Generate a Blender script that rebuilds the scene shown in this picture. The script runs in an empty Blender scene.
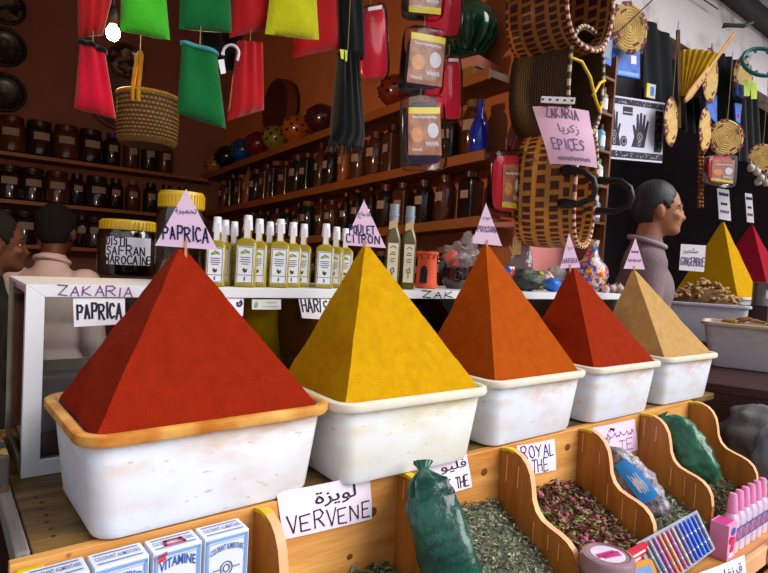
import bpy, math, random
from mathutils import Vector, Matrix, noise
random.seed(7)
sc = bpy.context.scene
col = sc.collection
R = math.radians
H = 1.5                     # eye height above the street
TH = R(38.5)                # direction of the stall front
FOC, ROLL, TP = 570.0, .055, (286.5 - 262) / 570.0
PITCH = math.atan(TP)
OX, OY = -.427, .863        # front left tub rim corner
cU, sU = math.cos(TH), math.sin(TH)

# ---------------------------------------------------------------- camera
fw = Vector((0, math.cos(PITCH), -math.sin(PITCH)))
r0 = Vector((1, 0, 0)); u0 = r0.cross(fw)
rt = math.cos(ROLL) * r0 + math.sin(ROLL) * u0
up = -math.sin(ROLL) * r0 + math.cos(ROLL) * u0
cd = bpy.data.cameras.new('camera'); cam = bpy.data.objects.new('camera', cd); col.objects.link(cam)
cd.sensor_width = 36; cd.lens = FOC / 768 * 36; cd.clip_start = .02
M = Matrix((rt, up, -fw)).transposed().to_4x4(); M.translation = Vector((0, 0, H))
cam.matrix_world = M
sc.camera = cam

def ray(x, y):
    d = fw * FOC + rt * (x - 384) - up * (y - 286.5)
    return d / d.y
def W(s, t, z):
    return Vector((OX + s * cU - t * sU, OY + s * sU + t * cU, H + z))
def pT(x, y, t):            # the point of the plane t = const seen at a photo position
    d = ray(x, y); n = Vector((-sU, cU, 0)); c = n.dot(Vector((OX, OY, 0))) + t
    return d * (c / d.dot(n)) + Vector((0, 0, H))
def pY(x, y, Y):
    return ray(x, y) * Y + Vector((0, 0, H))
def pZ(x, y, z):
    d = ray(x, y); return d * (z / d.z) + Vector((0, 0, H))
def ST(P):
    dx, dy = P.x - OX, P.y - OY
    return (dx * cU + dy * sU, -dx * sU + dy * cU, P.z - H)

# ---------------------------------------------------------------- materials
def lin(c):
    c = c / 255
    return c / 12.92 if c <= .04045 else ((c + .055) / 1.055) ** 2.4
def C(r, g, b): return (lin(r), lin(g), lin(b), 1)
def mul(c, k): return (min(1, c[0] * k), min(1, c[1] * k), min(1, c[2] * k), 1)

def mat(name, c, rough=.6, var=.12, scale=20, bump=0, bscale=None, metal=0, coat=0, spec=.5, stretch=None, c2=None, detail=4, sheen=0, trans=0, ior=1.45, sub=0):
    m = bpy.data.materials.new(name); m.use_nodes = True
    nt = m.node_tree; b = nt.nodes['Principled BSDF']
    b.inputs['Roughness'].default_value = rough; b.inputs['Metallic'].default_value = metal
    b.inputs['Specular IOR Level'].default_value = spec; b.inputs['Coat Weight'].default_value = coat
    b.inputs['Sheen Weight'].default_value = sheen
    b.inputs['Transmission Weight'].default_value = trans; b.inputs['IOR'].default_value = ior
    b.inputs['Subsurface Weight'].default_value = sub; b.inputs['Subsurface Scale'].default_value = .02
    tc = nt.nodes.new('ShaderNodeTexCoord'); mp = nt.nodes.new('ShaderNodeMapping')
    nt.links.new(tc.outputs['Object'], mp.inputs['Vector'])
    if stretch: mp.inputs['Scale'].default_value = stretch
    n = nt.nodes.new('ShaderNodeTexNoise'); n.inputs['Scale'].default_value = scale; n.inputs['Detail'].default_value = detail
    nt.links.new(mp.outputs[0], n.inputs['Vector'])
    r = nt.nodes.new('ShaderNodeValToRGB'); r.color_ramp.elements[0].position = .3; r.color_ramp.elements[1].position = .7
    r.color_ramp.elements[0].color = mul(c, 1 - var); r.color_ramp.elements[1].color = c2 or mul(c, 1 + var)
    nt.links.new(n.outputs['Fac'], r.inputs['Fac']); nt.links.new(r.outputs['Color'], b.inputs['Base Color'])
    if bump:
        n2 = nt.nodes.new('ShaderNodeTexNoise'); n2.inputs['Scale'].default_value = bscale or scale * 3; n2.inputs['Detail'].default_value = 5
        nt.links.new(mp.outputs[0], n2.inputs['Vector'])
        bp = nt.nodes.new('ShaderNodeBump'); bp.inputs['Strength'].default_value = bump; bp.inputs['Distance'].default_value = .01
        nt.links.new(n2.outputs['Fac'], bp.inputs['Height']); nt.links.new(bp.outputs[0], b.inputs['Normal'])
    return m

def ramp_over(m, tex, stops, blend_at, colour, vec_scale=(1, 1, 1), tex_scale=8):
    """lay a second colour over the first where a texture is high (stains, spots)"""
    nt = m.node_tree; b = nt.nodes['Principled BSDF']
    old = b.inputs['Base Color'].links[0].from_socket
    tc = nt.nodes.new('ShaderNodeTexCoord'); mp = nt.nodes.new('ShaderNodeMapping'); mp.inputs['Scale'].default_value = vec_scale
    nt.links.new(tc.outputs['Object'], mp.inputs['Vector'])
    t = nt.nodes.new(tex); t.inputs['Scale'].default_value = tex_scale
    if tex == 'ShaderNodeTexNoise': t.inputs['Detail'].default_value = 6
    nt.links.new(mp.outputs[0], t.inputs['Vector'])
    r = nt.nodes.new('ShaderNodeValToRGB')
    r.color_ramp.elements[0].position = stops[0]; r.color_ramp.elements[1].position = stops[1]
    r.color_ramp.elements[0].color = (0, 0, 0, 1); r.color_ramp.elements[1].color = (blend_at,) * 3 + (1,)
    out = t.outputs['Distance'] if tex == 'ShaderNodeTexVoronoi' else t.outputs['Fac']
    nt.links.new(out, r.inputs['Fac'])
    mx = nt.nodes.new('ShaderNodeMix'); mx.data_type = 'RGBA'
    nt.links.new(r.outputs['Color'], mx.inputs[0]); nt.links.new(old, mx.inputs[6]); mx.inputs[7].default_value = colour
    nt.links.new(mx.outputs[2], b.inputs['Base Color'])
    return m, r, mx

def wood(name, c, c2, axis=0, rough=.45, scale=6, knots=True):
    st = [5, 5, 5]; st[axis] = .6
    m = mat(name, c, rough, .1, scale, .15, 30, stretch=tuple(st), c2=c2, detail=6)
    if knots: ramp_over(m, 'ShaderNodeTexVoronoi', (.012, .05), 1, c, (1.3, 1.3, 1.3), 7)
    nt = m.node_tree
    if knots:
        # the dark core of a knot: invert the distance mask
        r = [n for n in nt.nodes if n.type == 'VALTORGB'][-1]
        r.color_ramp.elements[0].color = (.8, .8, .8, 1); r.color_ramp.elements[1].color = (0, 0, 0, 1)
        mx = [n for n in nt.nodes if n.type == 'MIX'][-1]; mx.inputs[7].default_value = mul(c, .35)
    return m

def voronoi_mat(name, cols, scale, rough=.3, bump=0):
    m = bpy.data.materials.new(name); m.use_nodes = True; nt = m.node_tree; b = nt.nodes['Principled BSDF']
    b.inputs['Roughness'].default_value = rough
    tc = nt.nodes.new('ShaderNodeTexCoord'); v = nt.nodes.new('ShaderNodeTexVoronoi'); v.inputs['Scale'].default_value = scale
    nt.links.new(tc.outputs['Object'], v.inputs['Vector'])
    sx = nt.nodes.new('ShaderNodeSeparateColor'); nt.links.new(v.outputs['Color'], sx.inputs[0])
    r = nt.nodes.new('ShaderNodeValToRGB'); r.color_ramp.interpolation = 'CONSTANT'
    el = r.color_ramp.elements
    while len(el) < len(cols): el.new(.5)
    for i, c in enumerate(cols): el[i].position = i / len(cols); el[i].color = c
    nt.links.new(sx.outputs[0], r.inputs[0]); nt.links.new(r.outputs[0], b.inputs['Base Color'])
    return m

def weave(name, ca, cb, su, sv, rough=.6, gap=.16, rowh=.5):
    """basket weave: brick pattern over the UV of the surface"""
    m = bpy.data.materials.new(name); m.use_nodes = True; nt = m.node_tree; b = nt.nodes['Principled BSDF']
    b.inputs['Roughness'].default_value = rough
    uv = nt.nodes.new('ShaderNodeUVMap'); mp = nt.nodes.new('ShaderNodeMapping'); mp.inputs['Scale'].default_value = (su, sv, 1)
    nt.links.new(uv.outputs[0], mp.inputs[0])
    br = nt.nodes.new('ShaderNodeTexBrick'); br.inputs['Scale'].default_value = 1
    br.inputs['Color1'].default_value = ca; br.inputs['Color2'].default_value = mul(ca, .7); br.inputs['Mortar'].default_value = cb
    br.inputs['Mortar Size'].default_value = gap; br.inputs['Brick Width'].default_value = 1; br.inputs['Row Height'].default_value = rowh
    br.inputs['Mortar Smooth'].default_value = .4
    nt.links.new(mp.outputs[0], br.inputs['Vector']); nt.links.new(br.outputs['Color'], b.inputs['Base Color'])
    bp = nt.nodes.new('ShaderNodeBump'); bp.inputs['Strength'].default_value = .8; bp.inputs['Distance'].default_value = .01; bp.invert = True
    nt.links.new(br.outputs['Fac'], bp.inputs['Height']); nt.links.new(bp.outputs[0], b.inputs['Normal'])
    return m

def emit(name, c, k):
    m = bpy.data.materials.new(name); m.use_nodes = True; b = m.node_tree.nodes['Principled BSDF']
    b.inputs['Base Color'].default_value = c; b.inputs['Emission Color'].default_value = c; b.inputs['Emission Strength'].default_value = k
    return m

def clear(name, tint, gloss=.12, rough=.05):
    """clear sheet (window glass, wrapping film): transparent with a reflecting skin"""
    m = bpy.data.materials.new(name); m.use_nodes = True; nt = m.node_tree
    nt.nodes.remove(nt.nodes['Principled BSDF']); out = nt.nodes['Material Output']
    tr = nt.nodes.new('ShaderNodeBsdfTransparent'); tr.inputs[0].default_value = tint
    gl = nt.nodes.new('ShaderNodeBsdfGlossy'); gl.inputs['Roughness'].default_value = rough
    fr = nt.nodes.new('ShaderNodeLayerWeight'); fr.inputs[0].default_value = gloss
    mx = nt.nodes.new('ShaderNodeMixShader')
    nt.links.new(fr.outputs['Fresnel'], mx.inputs[0]); nt.links.new(tr.outputs[0], mx.inputs[1]); nt.links.new(gl.outputs[0], mx.inputs[2])
    nt.links.new(mx.outputs[0], out.inputs[0])
    return m

# ---------------------------------------------------------------- mesh builder
class MB:
    def __init__(s): s.v = []; s.f = []; s.m = []; s.uv = {}
    def add(s, vs, fs, mi=0, uvs=None):
        o = len(s.v); s.v += [Vector(p) for p in vs]
        for k, f in enumerate(fs):
            if uvs: s.uv[len(s.f)] = uvs[k]
            s.f.append(tuple(i + o for i in f)); s.m.append(mi)
        return s
    def box(s, c, d, mi=0, M=None):
        x, y, z = d[0] / 2, d[1] / 2, d[2] / 2; c = Vector(c)
        vs = [Vector(p) for p in ((-x, -y, -z), (x, -y, -z), (x, y, -z), (-x, y, -z), (-x, -y, z), (x, -y, z), (x, y, z), (-x, y, z))]
        vs = [(M @ p if M else p) + c for p in vs]
        return s.add(vs, [(0, 3, 2, 1), (4, 5, 6, 7), (0, 1, 5, 4), (1, 2, 6, 5), (2, 3, 7, 6), (3, 0, 4, 7)], mi)
    def hexa(s, p, mi=0):       # 8 corner points, bottom ring then top ring
        return s.add(p, [(0, 3, 2, 1), (4, 5, 6, 7), (0, 1, 5, 4), (1, 2, 6, 5), (2, 3, 7, 6), (3, 0, 4, 7)], mi)
    def prism(s, pts, fa, fb, mi=0):    # pts 2D; fa, fb map a 2D point to 3D on the two faces
        n = len(pts); A = [fa(*p) for p in pts]; B = [fb(*p) for p in pts]
        fs = [tuple(range(n)), tuple(range(2 * n - 1, n - 1, -1))] + [(i, n + i, n + (i + 1) % n, (i + 1) % n) for i in range(n)]
        return s.add(A + B, fs, mi)
    def loft(s, rings, mi=0, cap=(True, True), closed=True, uv=False):
        n = len(rings[0]); vs = [p for r in rings for p in r]; fs = []; us = []
        kk = n if closed else n - 1
        for i in range(len(rings) - 1):
            for j in range(kk):
                a = i * n + j; b = i * n + (j + 1) % n
                fs.append((a, b, b + n, a + n))
                u0_, u1_ = j / kk, (j + 1) / kk; v0, v1 = i / (len(rings) - 1), (i + 1) / (len(rings) - 1)
                us.append(((u0_, v0), (u1_, v0), (u1_, v1), (u0_, v1)))
        if cap[0]: fs.append(tuple(range(n - 1, -1, -1))); us.append(((0, 0),) * n)
        if cap[1]: o = (len(rings) - 1) * n; fs.append(tuple(range(o, o + n))); us.append(((0, 0),) * n)
        return s.add(vs, fs, mi, us if uv else None)
    def lathe(s, prof, n=20, c=(0, 0, 0), mi=0, M=None, sx=1, sy=1, a0=0, a1=2 * math.pi, uv=False):
        c = Vector(c); full = abs(a1 - a0 - 2 * math.pi) < 1e-6; k = n if full else n + 1; rings = []
        for r, z in prof:
            ring = [Vector((r * sx * math.cos(a0 + (a1 - a0) * j / n), r * sy * math.sin(a0 + (a1 - a0) * j / n), z)) for j in range(k)]
            rings.append([(M @ p if M else p) + c for p in ring])
        return s.loft(rings, mi, (full and prof[0][0] > 0, full and prof[-1][0] > 0), full, uv)
    def ell(s, c, r, mi=0, M=None, n=16, k=10):
        prof = [(math.sin(math.pi * i / k) if 0 < i < k else 1e-4, -math.cos(math.pi * i / k)) for i in range(k + 1)]
        c = Vector(c); rings = []
        for q, z in prof:
            ring = [Vector((r[0] * q * math.cos(2 * math.pi * j / n), r[1] * q * math.sin(2 * math.pi * j / n), r[2] * z)) for j in range(n)]
            rings.append([(M @ p if M else p) + c for p in ring])
        return s.loft(rings, mi)
    def tube(s, path, r, n=8, mi=0, cap=True, closed=False, flat=1):
        path = [Vector(p) for p in path]; N = len(path); rings = []
        rr = r if isinstance(r, (list, tuple)) else [r] * N
        ref = None
        for i, p in enumerate(path):
            a = path[(i - 1) % N] if (closed or i > 0) else p; b = path[(i + 1) % N] if (closed or i < N - 1) else p
            d = (b - a).normalized()
            if ref is None: ref = d.orthogonal().normalized()
            ref = (ref - d * ref.dot(d)).normalized(); e = d.cross(ref)
            rings.append([p + (ref * math.cos(2 * math.pi * j / n) + e * flat * math.sin(2 * math.pi * j / n)) * rr[i] for j in range(n)])
        if closed: rings.append(rings[0])
        return s.loft(rings, mi, (cap and not closed, cap and not closed))
    def sheet(s, fn, nu, nv, th=.001, mi=0, uv=True):     # fn(a,b) -> point; a closed thin slab
        P = [[Vector(fn(i / nu, j / nv)) for i in range(nu + 1)] for j in range(nv + 1)]
        N = [[None] * (nu + 1) for _ in range(nv + 1)]
        for j in range(nv + 1):
            for i in range(nu + 1):
                du = P[j][min(nu, i + 1)] - P[j][max(0, i - 1)]; dv = P[min(nv, j + 1)][i] - P[max(0, j - 1)][i]
                N[j][i] = du.cross(dv).normalized() if du.cross(dv).length > 0 else Vector((0, 0, 1))
        n1 = nu + 1; tot = n1 * (nv + 1)
        vs = [P[j][i] for j in range(nv + 1) for i in range(n1)] + [P[j][i] - N[j][i] * th for j in range(nv + 1) for i in range(n1)]
        fs = []; us = []
        for j in range(nv):
            for i in range(nu):
                a = j * n1 + i; q = ((i / nu, j / nv), ((i + 1) / nu, j / nv), ((i + 1) / nu, (j + 1) / nv), (i / nu, (j + 1) / nv))
                fs.append((a, a + 1, a + 1 + n1, a + n1)); us.append(q)
                fs.append((tot + a, tot + a + n1, tot + a + 1 + n1, tot + a + 1)); us.append((q[0], q[3], q[2], q[1]))
        edge = [j * n1 for j in range(nv, 0, -1)]
        loop = list(range(n1)) + [j * n1 + nu for j in range(1, nv + 1)] + [nv * n1 + i for i in range(nu - 1, -1, -1)] + [j * n1 for j in range(nv - 1, 0, -1)]
        for k in range(len(loop)):
            a, b = loop[k], loop[(k + 1) % len(loop)]
            fs.append((a, tot + a, tot + b, b)); us.append(((0, 0),) * 4)
        return s.add(vs, fs, mi, us if uv else None)
    def build(s, name, mats, parent=None, smooth=35, loc=None, rot=None, bevel=0):
        me = bpy.data.meshes.new(name)
        me.from_pydata([tuple(p) for p in s.v], [], s.f)
        mats = mats if isinstance(mats, (list, tuple)) else [mats]
        for m in mats: me.materials.append(m)
        me.polygons.foreach_set('material_index', s.m)
        if s.uv:
            ul = me.uv_layers.new(name='UVMap')
            for k, us in s.uv.items():
                p = me.polygons[k]
                for q, li in enumerate(p.loop_indices): ul.data[li].uv = us[q]
        me.update()
        if smooth:
            me.polygons.foreach_set('use_smooth', [True] * len(me.polygons)); me.set_sharp_from_angle(angle=R(smooth))
        o = bpy.data.objects.new(name, me); col.objects.link(o)
        if parent: o.parent = parent
        if loc is not None: o.location = loc
        if rot is not None: o.rotation_euler = rot
        if bevel:
            b = o.modifiers.new('bevel', 'BEVEL'); b.width = bevel; b.segments = 2; b.limit_method = 'ANGLE'
        return o

def tag(o, label=None, cat=None, group=None, kind=None):
    if label: o['label'] = label
    if cat: o['category'] = cat
    if group: o['group'] = group
    if kind: o['kind'] = kind
    return o
def thing(name, label, cat, loc, rz=0, group=None, rot=None):
    o = bpy.data.objects.new(name, None); col.objects.link(o); o.empty_display_size = .05
    o.location = loc; o.rotation_euler = rot or (0, 0, rz)
    return tag(o, label, cat, group)
def dup(root, loc, rz=0, label=None, group=None, rot=None, scale=None):
    r = root.copy(); col.objects.link(r); r.location = loc; r.rotation_euler = rot or (0, 0, rz)
    if scale: r.scale = scale
    if label: r['label'] = label
    if group: r['group'] = group
    for ch in list(root.children):
        c = ch.copy(); col.objects.link(c); c.parent = r
        for g in list(ch.children):
            d = g.copy(); col.objects.link(d); d.parent = c
    return r
def struct(name, mb, m, smooth=0, bevel=0):
    return tag(mb.build(name, m, None, smooth, bevel=bevel), kind='structure')
def rrect(w, d, r, z, k=5, cx=0, cy=0):     # rounded rectangle ring, counter-clockwise
    out = []
    for qx, qy, a0 in ((1, 1, 0), (-1, 1, 90), (-1, -1, 180), (1, -1, 270)):
        for i in range(k + 1):
            a = R(a0 + 90 * i / k)
            out.append(Vector((cx + qx * (w / 2 - r) + r * math.cos(a), cy + qy * (d / 2 - r) + r * math.sin(a), z)))
    return out
def slab(name, s0, s1, t0, t1, z0, z1, m, parent=None, **k):   # box along the stall axes, in world space
    mb = MB(); c = [W(s, t, z) for z in (z0, z1) for s, t in ((s0, t0), (s1, t0), (s1, t1), (s0, t1))]
    mb.hexa(c); return mb, m

# ---------------------------------------------------------------- writing
G = {
 'A': [[(0, 0), (2, 6), (4, 0)], [(.7, 2.2), (3.3, 2.2)]], 'B': [[(0, 0), (0, 6), (3, 6), (3.6, 4.6), (3, 3.3), (0, 3.2)], [(3, 3.3), (4, 1.8), (3.2, 0), (0, 0)]],
 'C': [[(4, 5), (2.8, 6), (1, 5.6), (0, 3.4), (.5, .9), (2, 0), (4, .7)]], 'D': [[(0, 0), (0, 6), (2.4, 5.7), (4, 3.6), (3.4, 1), (2, 0), (0, 0)]],
 'E': [[(4, 6), (0, 6), (0, 0), (4, 0)], [(0, 3.1), (3, 3.1)]], 'F': [[(4, 6), (0, 6), (0, 0)], [(0, 3.1), (3, 3.1)]],
 'G': [[(4, 5), (2.5, 6), (.6, 5), (0, 3), (.8, .6), (2.4, 0), (4, 1), (4, 2.8), (2.6, 2.8)]], 'H': [[(0, 0), (0, 6)], [(4, 0), (4, 6)], [(0, 3), (4, 3.2)]],
 'I': [[(1, 0), (1, 6)]], 'J': [[(3, 6), (3, 1), (1.8, 0), (.2, 1)]], 'K': [[(0, 0), (0, 6)], [(3.6, 6), (0, 2.7), (4, 0)]], 'L': [[(0, 6), (0, 0), (3.4, .2)]],
 'M': [[(0, 0), (.3, 6), (2, 2.4), (3.7, 6), (4, 0)]], 'N': [[(0, 0), (0, 6), (4, 0), (4, 6)]], 'O': [[(2, 6), (.4, 5), (0, 3), (.5, .8), (2, 0), (3.6, .9), (4, 3), (3.5, 5.2), (2, 6)]],
 'P': [[(0, 0), (0, 6), (2.8, 6), (4, 4.8), (3, 3.1), (0, 2.8)]], 'R': [[(0, 0), (0, 6), (2.8, 6), (3.9, 4.7), (2.8, 3.2), (0, 3)], [(1.6, 3), (4, 0)]],
 'S': [[(3.8, 5.2), (2.2, 6), (.4, 5.2), (.6, 3.8), (3, 2.6), (3.7, 1.2), (2.4, 0), (.2, .6)]], 'T': [[(0, 6), (4.2, 6)], [(2.1, 6), (2.1, 0)]],
 'U': [[(0, 6), (.2, 1.2), (2, 0), (3.7, 1.2), (4, 6)]], 'V': [[(0, 6), (1.9, 0), (4, 6)]], 'X': [[(0, 6), (4, 0)], [(4, 6), (0, 0)]],
 'Y': [[(0, 6), (2, 3.2), (4, 6)], [(2, 3.2), (1.6, 0)]], 'Z': [[(0, 6), (4, 6), (.2, .2), (4.2, 0)]], ' ': [], "'": [[(1, 6), (.6, 4.6)]],
 '4': [[(2.8, 0), (2.8, 6), (0, 2), (4, 2)]], '0': [[(2, 6), (0, 3), (2, 0), (4, 3), (2, 6)]],
}
AW = {'I': 2, ' ': 3, "'": 2}
def hand(text, jit=.25, rs=None):
    """handwritten capitals as strokes in the unit square"""
    rs = rs or random.Random(sum(map(ord, text))); x = 0; out = []
    for ch in text:
        dx, dy = rs.uniform(-.3, .3), rs.uniform(-.4, .4); k = rs.uniform(.92, 1.06)
        for st in G.get(ch, []):
            out.append([(x + dx + p[0] * k + rs.uniform(-jit, jit), dy + p[1] * k + rs.uniform(-jit, jit)) for p in st])
        x += AW.get(ch, 4) + 1.6
    x -= 1.6
    return [[(px / x, py / 6) for px, py in st] for st in out]
def strokes(mb, sts, fn, w, mi=0):
    """sts: strokes in the unit square; fn(a,b) -> 3D point, normal; flat ribbons"""
    for st in sts:
        P = [fn(*p) for p in st]
        for i in range(len(P) - 1):
            (p, n), (q, _) = P[i], P[i + 1]; d = q - p
            if d.length < 1e-7: continue
            e = n.cross(d).normalized() * w / 2; d = d.normalized() * w * .35
            mb.add([p - e - d, q - e + d, q + e + d, p + e - d], [(0, 1, 2, 3)], mi)
_tc = {}
def glyphs(text, res=2, bold=0):
    """printed or Arabic writing as a flat mesh normalised to the unit square"""
    if (text, bold) in _tc: return _tc[(text, bold)]
    cu = bpy.data.curves.new('w', 'FONT'); cu.body = text; cu.resolution_u = res; cu.offset = bold; cu.fill_mode = 'FRONT'
    o = bpy.data.objects.new('w', cu); col.objects.link(o)
    me = bpy.data.meshes.new_from_object(o.evaluated_get(bpy.context.evaluated_depsgraph_get()))
    vs = [v.co.copy() for v in me.vertices]; fs = [tuple(p.vertices) for p in me.polygons]
    bpy.data.objects.remove(o); bpy.data.curves.remove(cu); bpy.data.meshes.remove(me)
    x0, x1 = min(v.x for v in vs), max(v.x for v in vs); y0, y1 = min(v.y for v in vs), max(v.y for v in vs)
    r = ([((v.x - x0) / (x1 - x0), (v.y - y0) / (y1 - y0)) for v in vs], fs); _tc[(text, bold)] = r
    return r
def printed(mb, text, fn, mi=0, bold=0):
    vs, fs = glyphs(text, bold=bold); mb.add([fn(*p)[0] for p in vs], fs, mi)
def quadmap(q, lift=.0008, bow=0):
    """(a,b) in the unit square (b up) -> point on the sheet and its outward normal; q = TL,TR,BR,BL"""
    TL, TR, BR, BL = [Vector(p) for p in q]; n = (TR - TL).cross(TL - BL).normalized()
    def fn(a, b):
        p = (BL * (1 - a) + BR * a) * (1 - b) + (TL * (1 - a) + TR * a) * b
        return p + n * (lift + bow * (4 * a * (1 - a) + .6 * math.sin(b * 5))), n
    return fn
def sub(fn, a0, a1, b0, b1): return lambda a, b: fn(a0 + (a1 - a0) * a, b0 + (b1 - b0) * b)
def card(name, label, cat, q, m, inks, texts, group=None, bow=.002, th=.0006, parent=None, lift=.0009):
    """a sheet of paper through four world points; texts: (how, string, a0, a1, b0, b1, stroke width, ink)"""
    c = sum((Vector(p) for p in q), Vector()) / 4; q = [Vector(p) - c for p in q]
    f0 = quadmap(q, 0, bow); f1 = quadmap(q, lift, bow)
    mb = MB(); mb.sheet(lambda a, b: f0(a, b)[0], 8, 6, th)
    o = tag(mb.build(name, m, parent, 60, loc=c), label, cat, group)
    for how, s, a0, a1, b0, b1, w, ink in texts:
        k = MB(); g = sub(f1, a0, a1, b0, b1)
        if how == 'hand': strokes(k, hand(s), g, w)
        elif how == 'line': strokes(k, s, g, w)
        else: printed(k, s, g, bold=w)
        k.build('lettering', inks[ink], o, 0)
    return o
# ---------------------------------------------------------------- palette
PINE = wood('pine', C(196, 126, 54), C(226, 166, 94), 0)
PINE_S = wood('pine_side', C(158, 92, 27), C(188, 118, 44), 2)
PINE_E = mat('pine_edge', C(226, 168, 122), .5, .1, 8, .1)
PLANK = mat('worn_plank', C(82, 58, 26), .45, .35, 5, .3, 30, stretch=(1, 5, 5), c2=C(138, 104, 50))
SHELFW = mat('shelf_wood', C(116, 68, 34), .55, .2, 5, .1, stretch=(.5, 6, 6))
DARKW = mat('dark_wood', C(58, 28, 22), .5, .25, 6, .2, stretch=(.6, 5, 5))
GREYW = mat('weathered_wood', C(122, 114, 110), .8, .3, 6, .4, stretch=(5, .6, 5))
PURP = mat('purple_cloth', C(96, 58, 98), .9, .25, 60, .3)
YPAINT = mat('yellow_paint', C(214, 180, 20), .5, .1, 20)
ALU = mat('white_metal', C(214, 214, 220), .35, .04, 6)
ALU_D = mat('stained_metal', C(176, 168, 150), .5, .2, 14)
GLASS = clear('window_glass', (.86, .9, .9, 1), .35, .02)
FILM = clear('wrapping_film', (.98, .98, .98, 1), .2, .14)
INK = mat('black_ink', C(26, 22, 40), .7, .1)
INKB = mat('blue_ink', C(36, 34, 96), .7, .1)
INKP = mat('violet_ink', C(132, 70, 140), .7, .1)
INKG = mat('faded_ink', C(112, 92, 130), .7, .1)
PAPER = mat('white_paper', C(236, 232, 240), .8, .02, 8)
PINK = mat('pink_paper', C(244, 208, 236), .8, .02, 8)
LILAC = mat('lilac_paper', C(238, 222, 240), .8, .02, 8)
INKS = [INK, INKB, INKP, INKG]

def tub_mat(name, c, rim_c, amount):
    m = mat(name, c, .38, .03, 5, .05, 60, sub=0)
    ramp_over(m, 'ShaderNodeTexNoise', (.48, .76), amount * .6, rim_c, (1, 1, 1.6), 9)
    ramp_over(m, 'ShaderNodeTexNoise', (.64, .70), amount * .9, mul(rim_c, .9), (1, 1, 2.5), 30)
    _, r, mx = ramp_over(m, 'ShaderNodeTexNoise', (.42, .62), amount * 1.3, rim_c, (1, 1, 3), 11)
    nt = m.node_tree; tc = nt.nodes.new('ShaderNodeTexCoord'); sp = nt.nodes.new('ShaderNodeSeparateXYZ'); mr = nt.nodes.new('ShaderNodeMapRange'); ml = nt.nodes.new('ShaderNodeMath'); ml.operation = 'MULTIPLY'
    mr.inputs[1].default_value = .085; mr.inputs[2].default_value = .16; nt.links.new(tc.outputs['Object'], sp.inputs[0]); nt.links.new(sp.outputs['Z'], mr.inputs[0])      # a smear below the rim
    nt.links.new(mr.outputs[0], ml.inputs[0]); nt.links.new(r.outputs[0], ml.inputs[1]); nt.links.new(ml.outputs[0], mx.inputs[0])
    return m
TUB = tub_mat('milky_plastic', C(226, 231, 243), C(206, 150, 90), .6)
TUBY = tub_mat('milky_plastic_yellow', C(232, 234, 236), C(212, 186, 80), .6)
RIM1 = mat('orange_stained_plastic', C(190, 108, 24), .5, .1, 14, .1, c2=C(234, 184, 100))
RIM = mat('cream_plastic', C(232, 224, 206), .45, .05, 14)
def powder(name, c, var=.10):
    return mat(name, c, .95, var, 45, .55, 420, spec=.1, detail=8)
RED = powder('paprika_powder', C(142, 33, 8)); YEL = powder('turmeric_powder', C(202, 150, 5)); ORA = powder('orange_spice_powder', C(168, 74, 8))
RED2 = powder('chilli_powder', C(144, 39, 8)); BEI = powder('ginger_powder', C(188, 148, 92)); CRI = powder('crimson_powder', C(160, 24, 46))

# ---------------------------------------------------------------- the setting
WALLB = mat('brown_red_plaster', C(142, 90, 80), .85, .1, 3, .15, 40)
WALLR = mat('orange_plaster', C(200, 116, 72), .85, .1, 3, .15, 40)
PINKP = mat('pink_plaster', C(196, 122, 118), .8, .06, 5, .1, 40)
CEIL = mat('dim_ceiling', C(120, 84, 66), .9, .1, 3)
STREET = mat('paving', C(120, 112, 104), .9, .2, 8, .3)
DFLOOR = mat('shop_floor', C(90, 70, 60), .8, .2, 6)
PLAST = mat('stained_white_plaster', C(222, 214, 218), .9, .05, 4, .2, 30)
ramp_over(PLAST, 'ShaderNodeTexNoise', (.55, .72), .7, C(110, 100, 104), (1, 1, 1), 5)
BLACK = mat('black_iron', C(22, 22, 26), .5, .2, 20)
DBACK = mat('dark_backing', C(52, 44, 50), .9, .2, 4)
CANVAS = mat('grey_canvas', C(206, 206, 212), .9, .04, 6)

def room(name, s0, s1, t0, t1, z0, z1, m):
    mb, m = slab(name, s0, s1, t0, t1, z0, z1, m); return struct(name, mb, m)
mb = MB(); mb.box((0, 4, -.05), (30, 30, .1)); struct('floor', mb, STREET)
room('floor_shop', -1.35, 6.5, .95, 4.05, -1.5, -1.42, DFLOOR)
room('wall_back', -1.35, 2.25, 4.0, 4.12, -1.5, 3.0, WALLB)
room('wall_left', -1.47, -1.35, .65, 4.12, -1.5, 3.0, WALLB)
room('wall_right', 1.83, 2.22, .68, 4.0, -1.5, 3.0, WALLR)
room('ceiling', -1.47, 2.25, .65, 4.12, 2.75, 2.85, CEIL)
room('trim_pillar', 1.79, 2.24, .64, .68, -1.5, 1.72, PINKP)
room('wall_front', -1.5, 6.6, .66, .8, 1.35, 2.0, PLAST)
room('trim_beam', -1.5, 6.6, .58, .66, 1.74, 1.84, BLACK)
room('ceiling_sun_blocker', -1.5, 2.0, -1.1, .72, 2.0, 2.05, CANVAS)  # unseen slab added overhead to keep the sun off the hanging goods
room('ceiling_canvas', 2.0, 6.6, -.1, .72, 2.02, 2.07, CANVAS)
room('wall_upper', -1.5, 6.6, .8, .9, 1.9, 3.0, PLAST)
# the neighbouring stall, a dark room
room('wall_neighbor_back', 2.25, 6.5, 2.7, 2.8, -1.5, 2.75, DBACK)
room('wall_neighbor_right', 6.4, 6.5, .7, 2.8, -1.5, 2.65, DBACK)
room('ceiling_neighbor', 2.22, 6.5, .8, 1.7, 2.6, 2.65, DBACK)  # stops short of the back wall: gap added to let sky light in
room('trim_post', 5.35, 5.6, .5, .66, -1.5, 1.4, PINKP)

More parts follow.
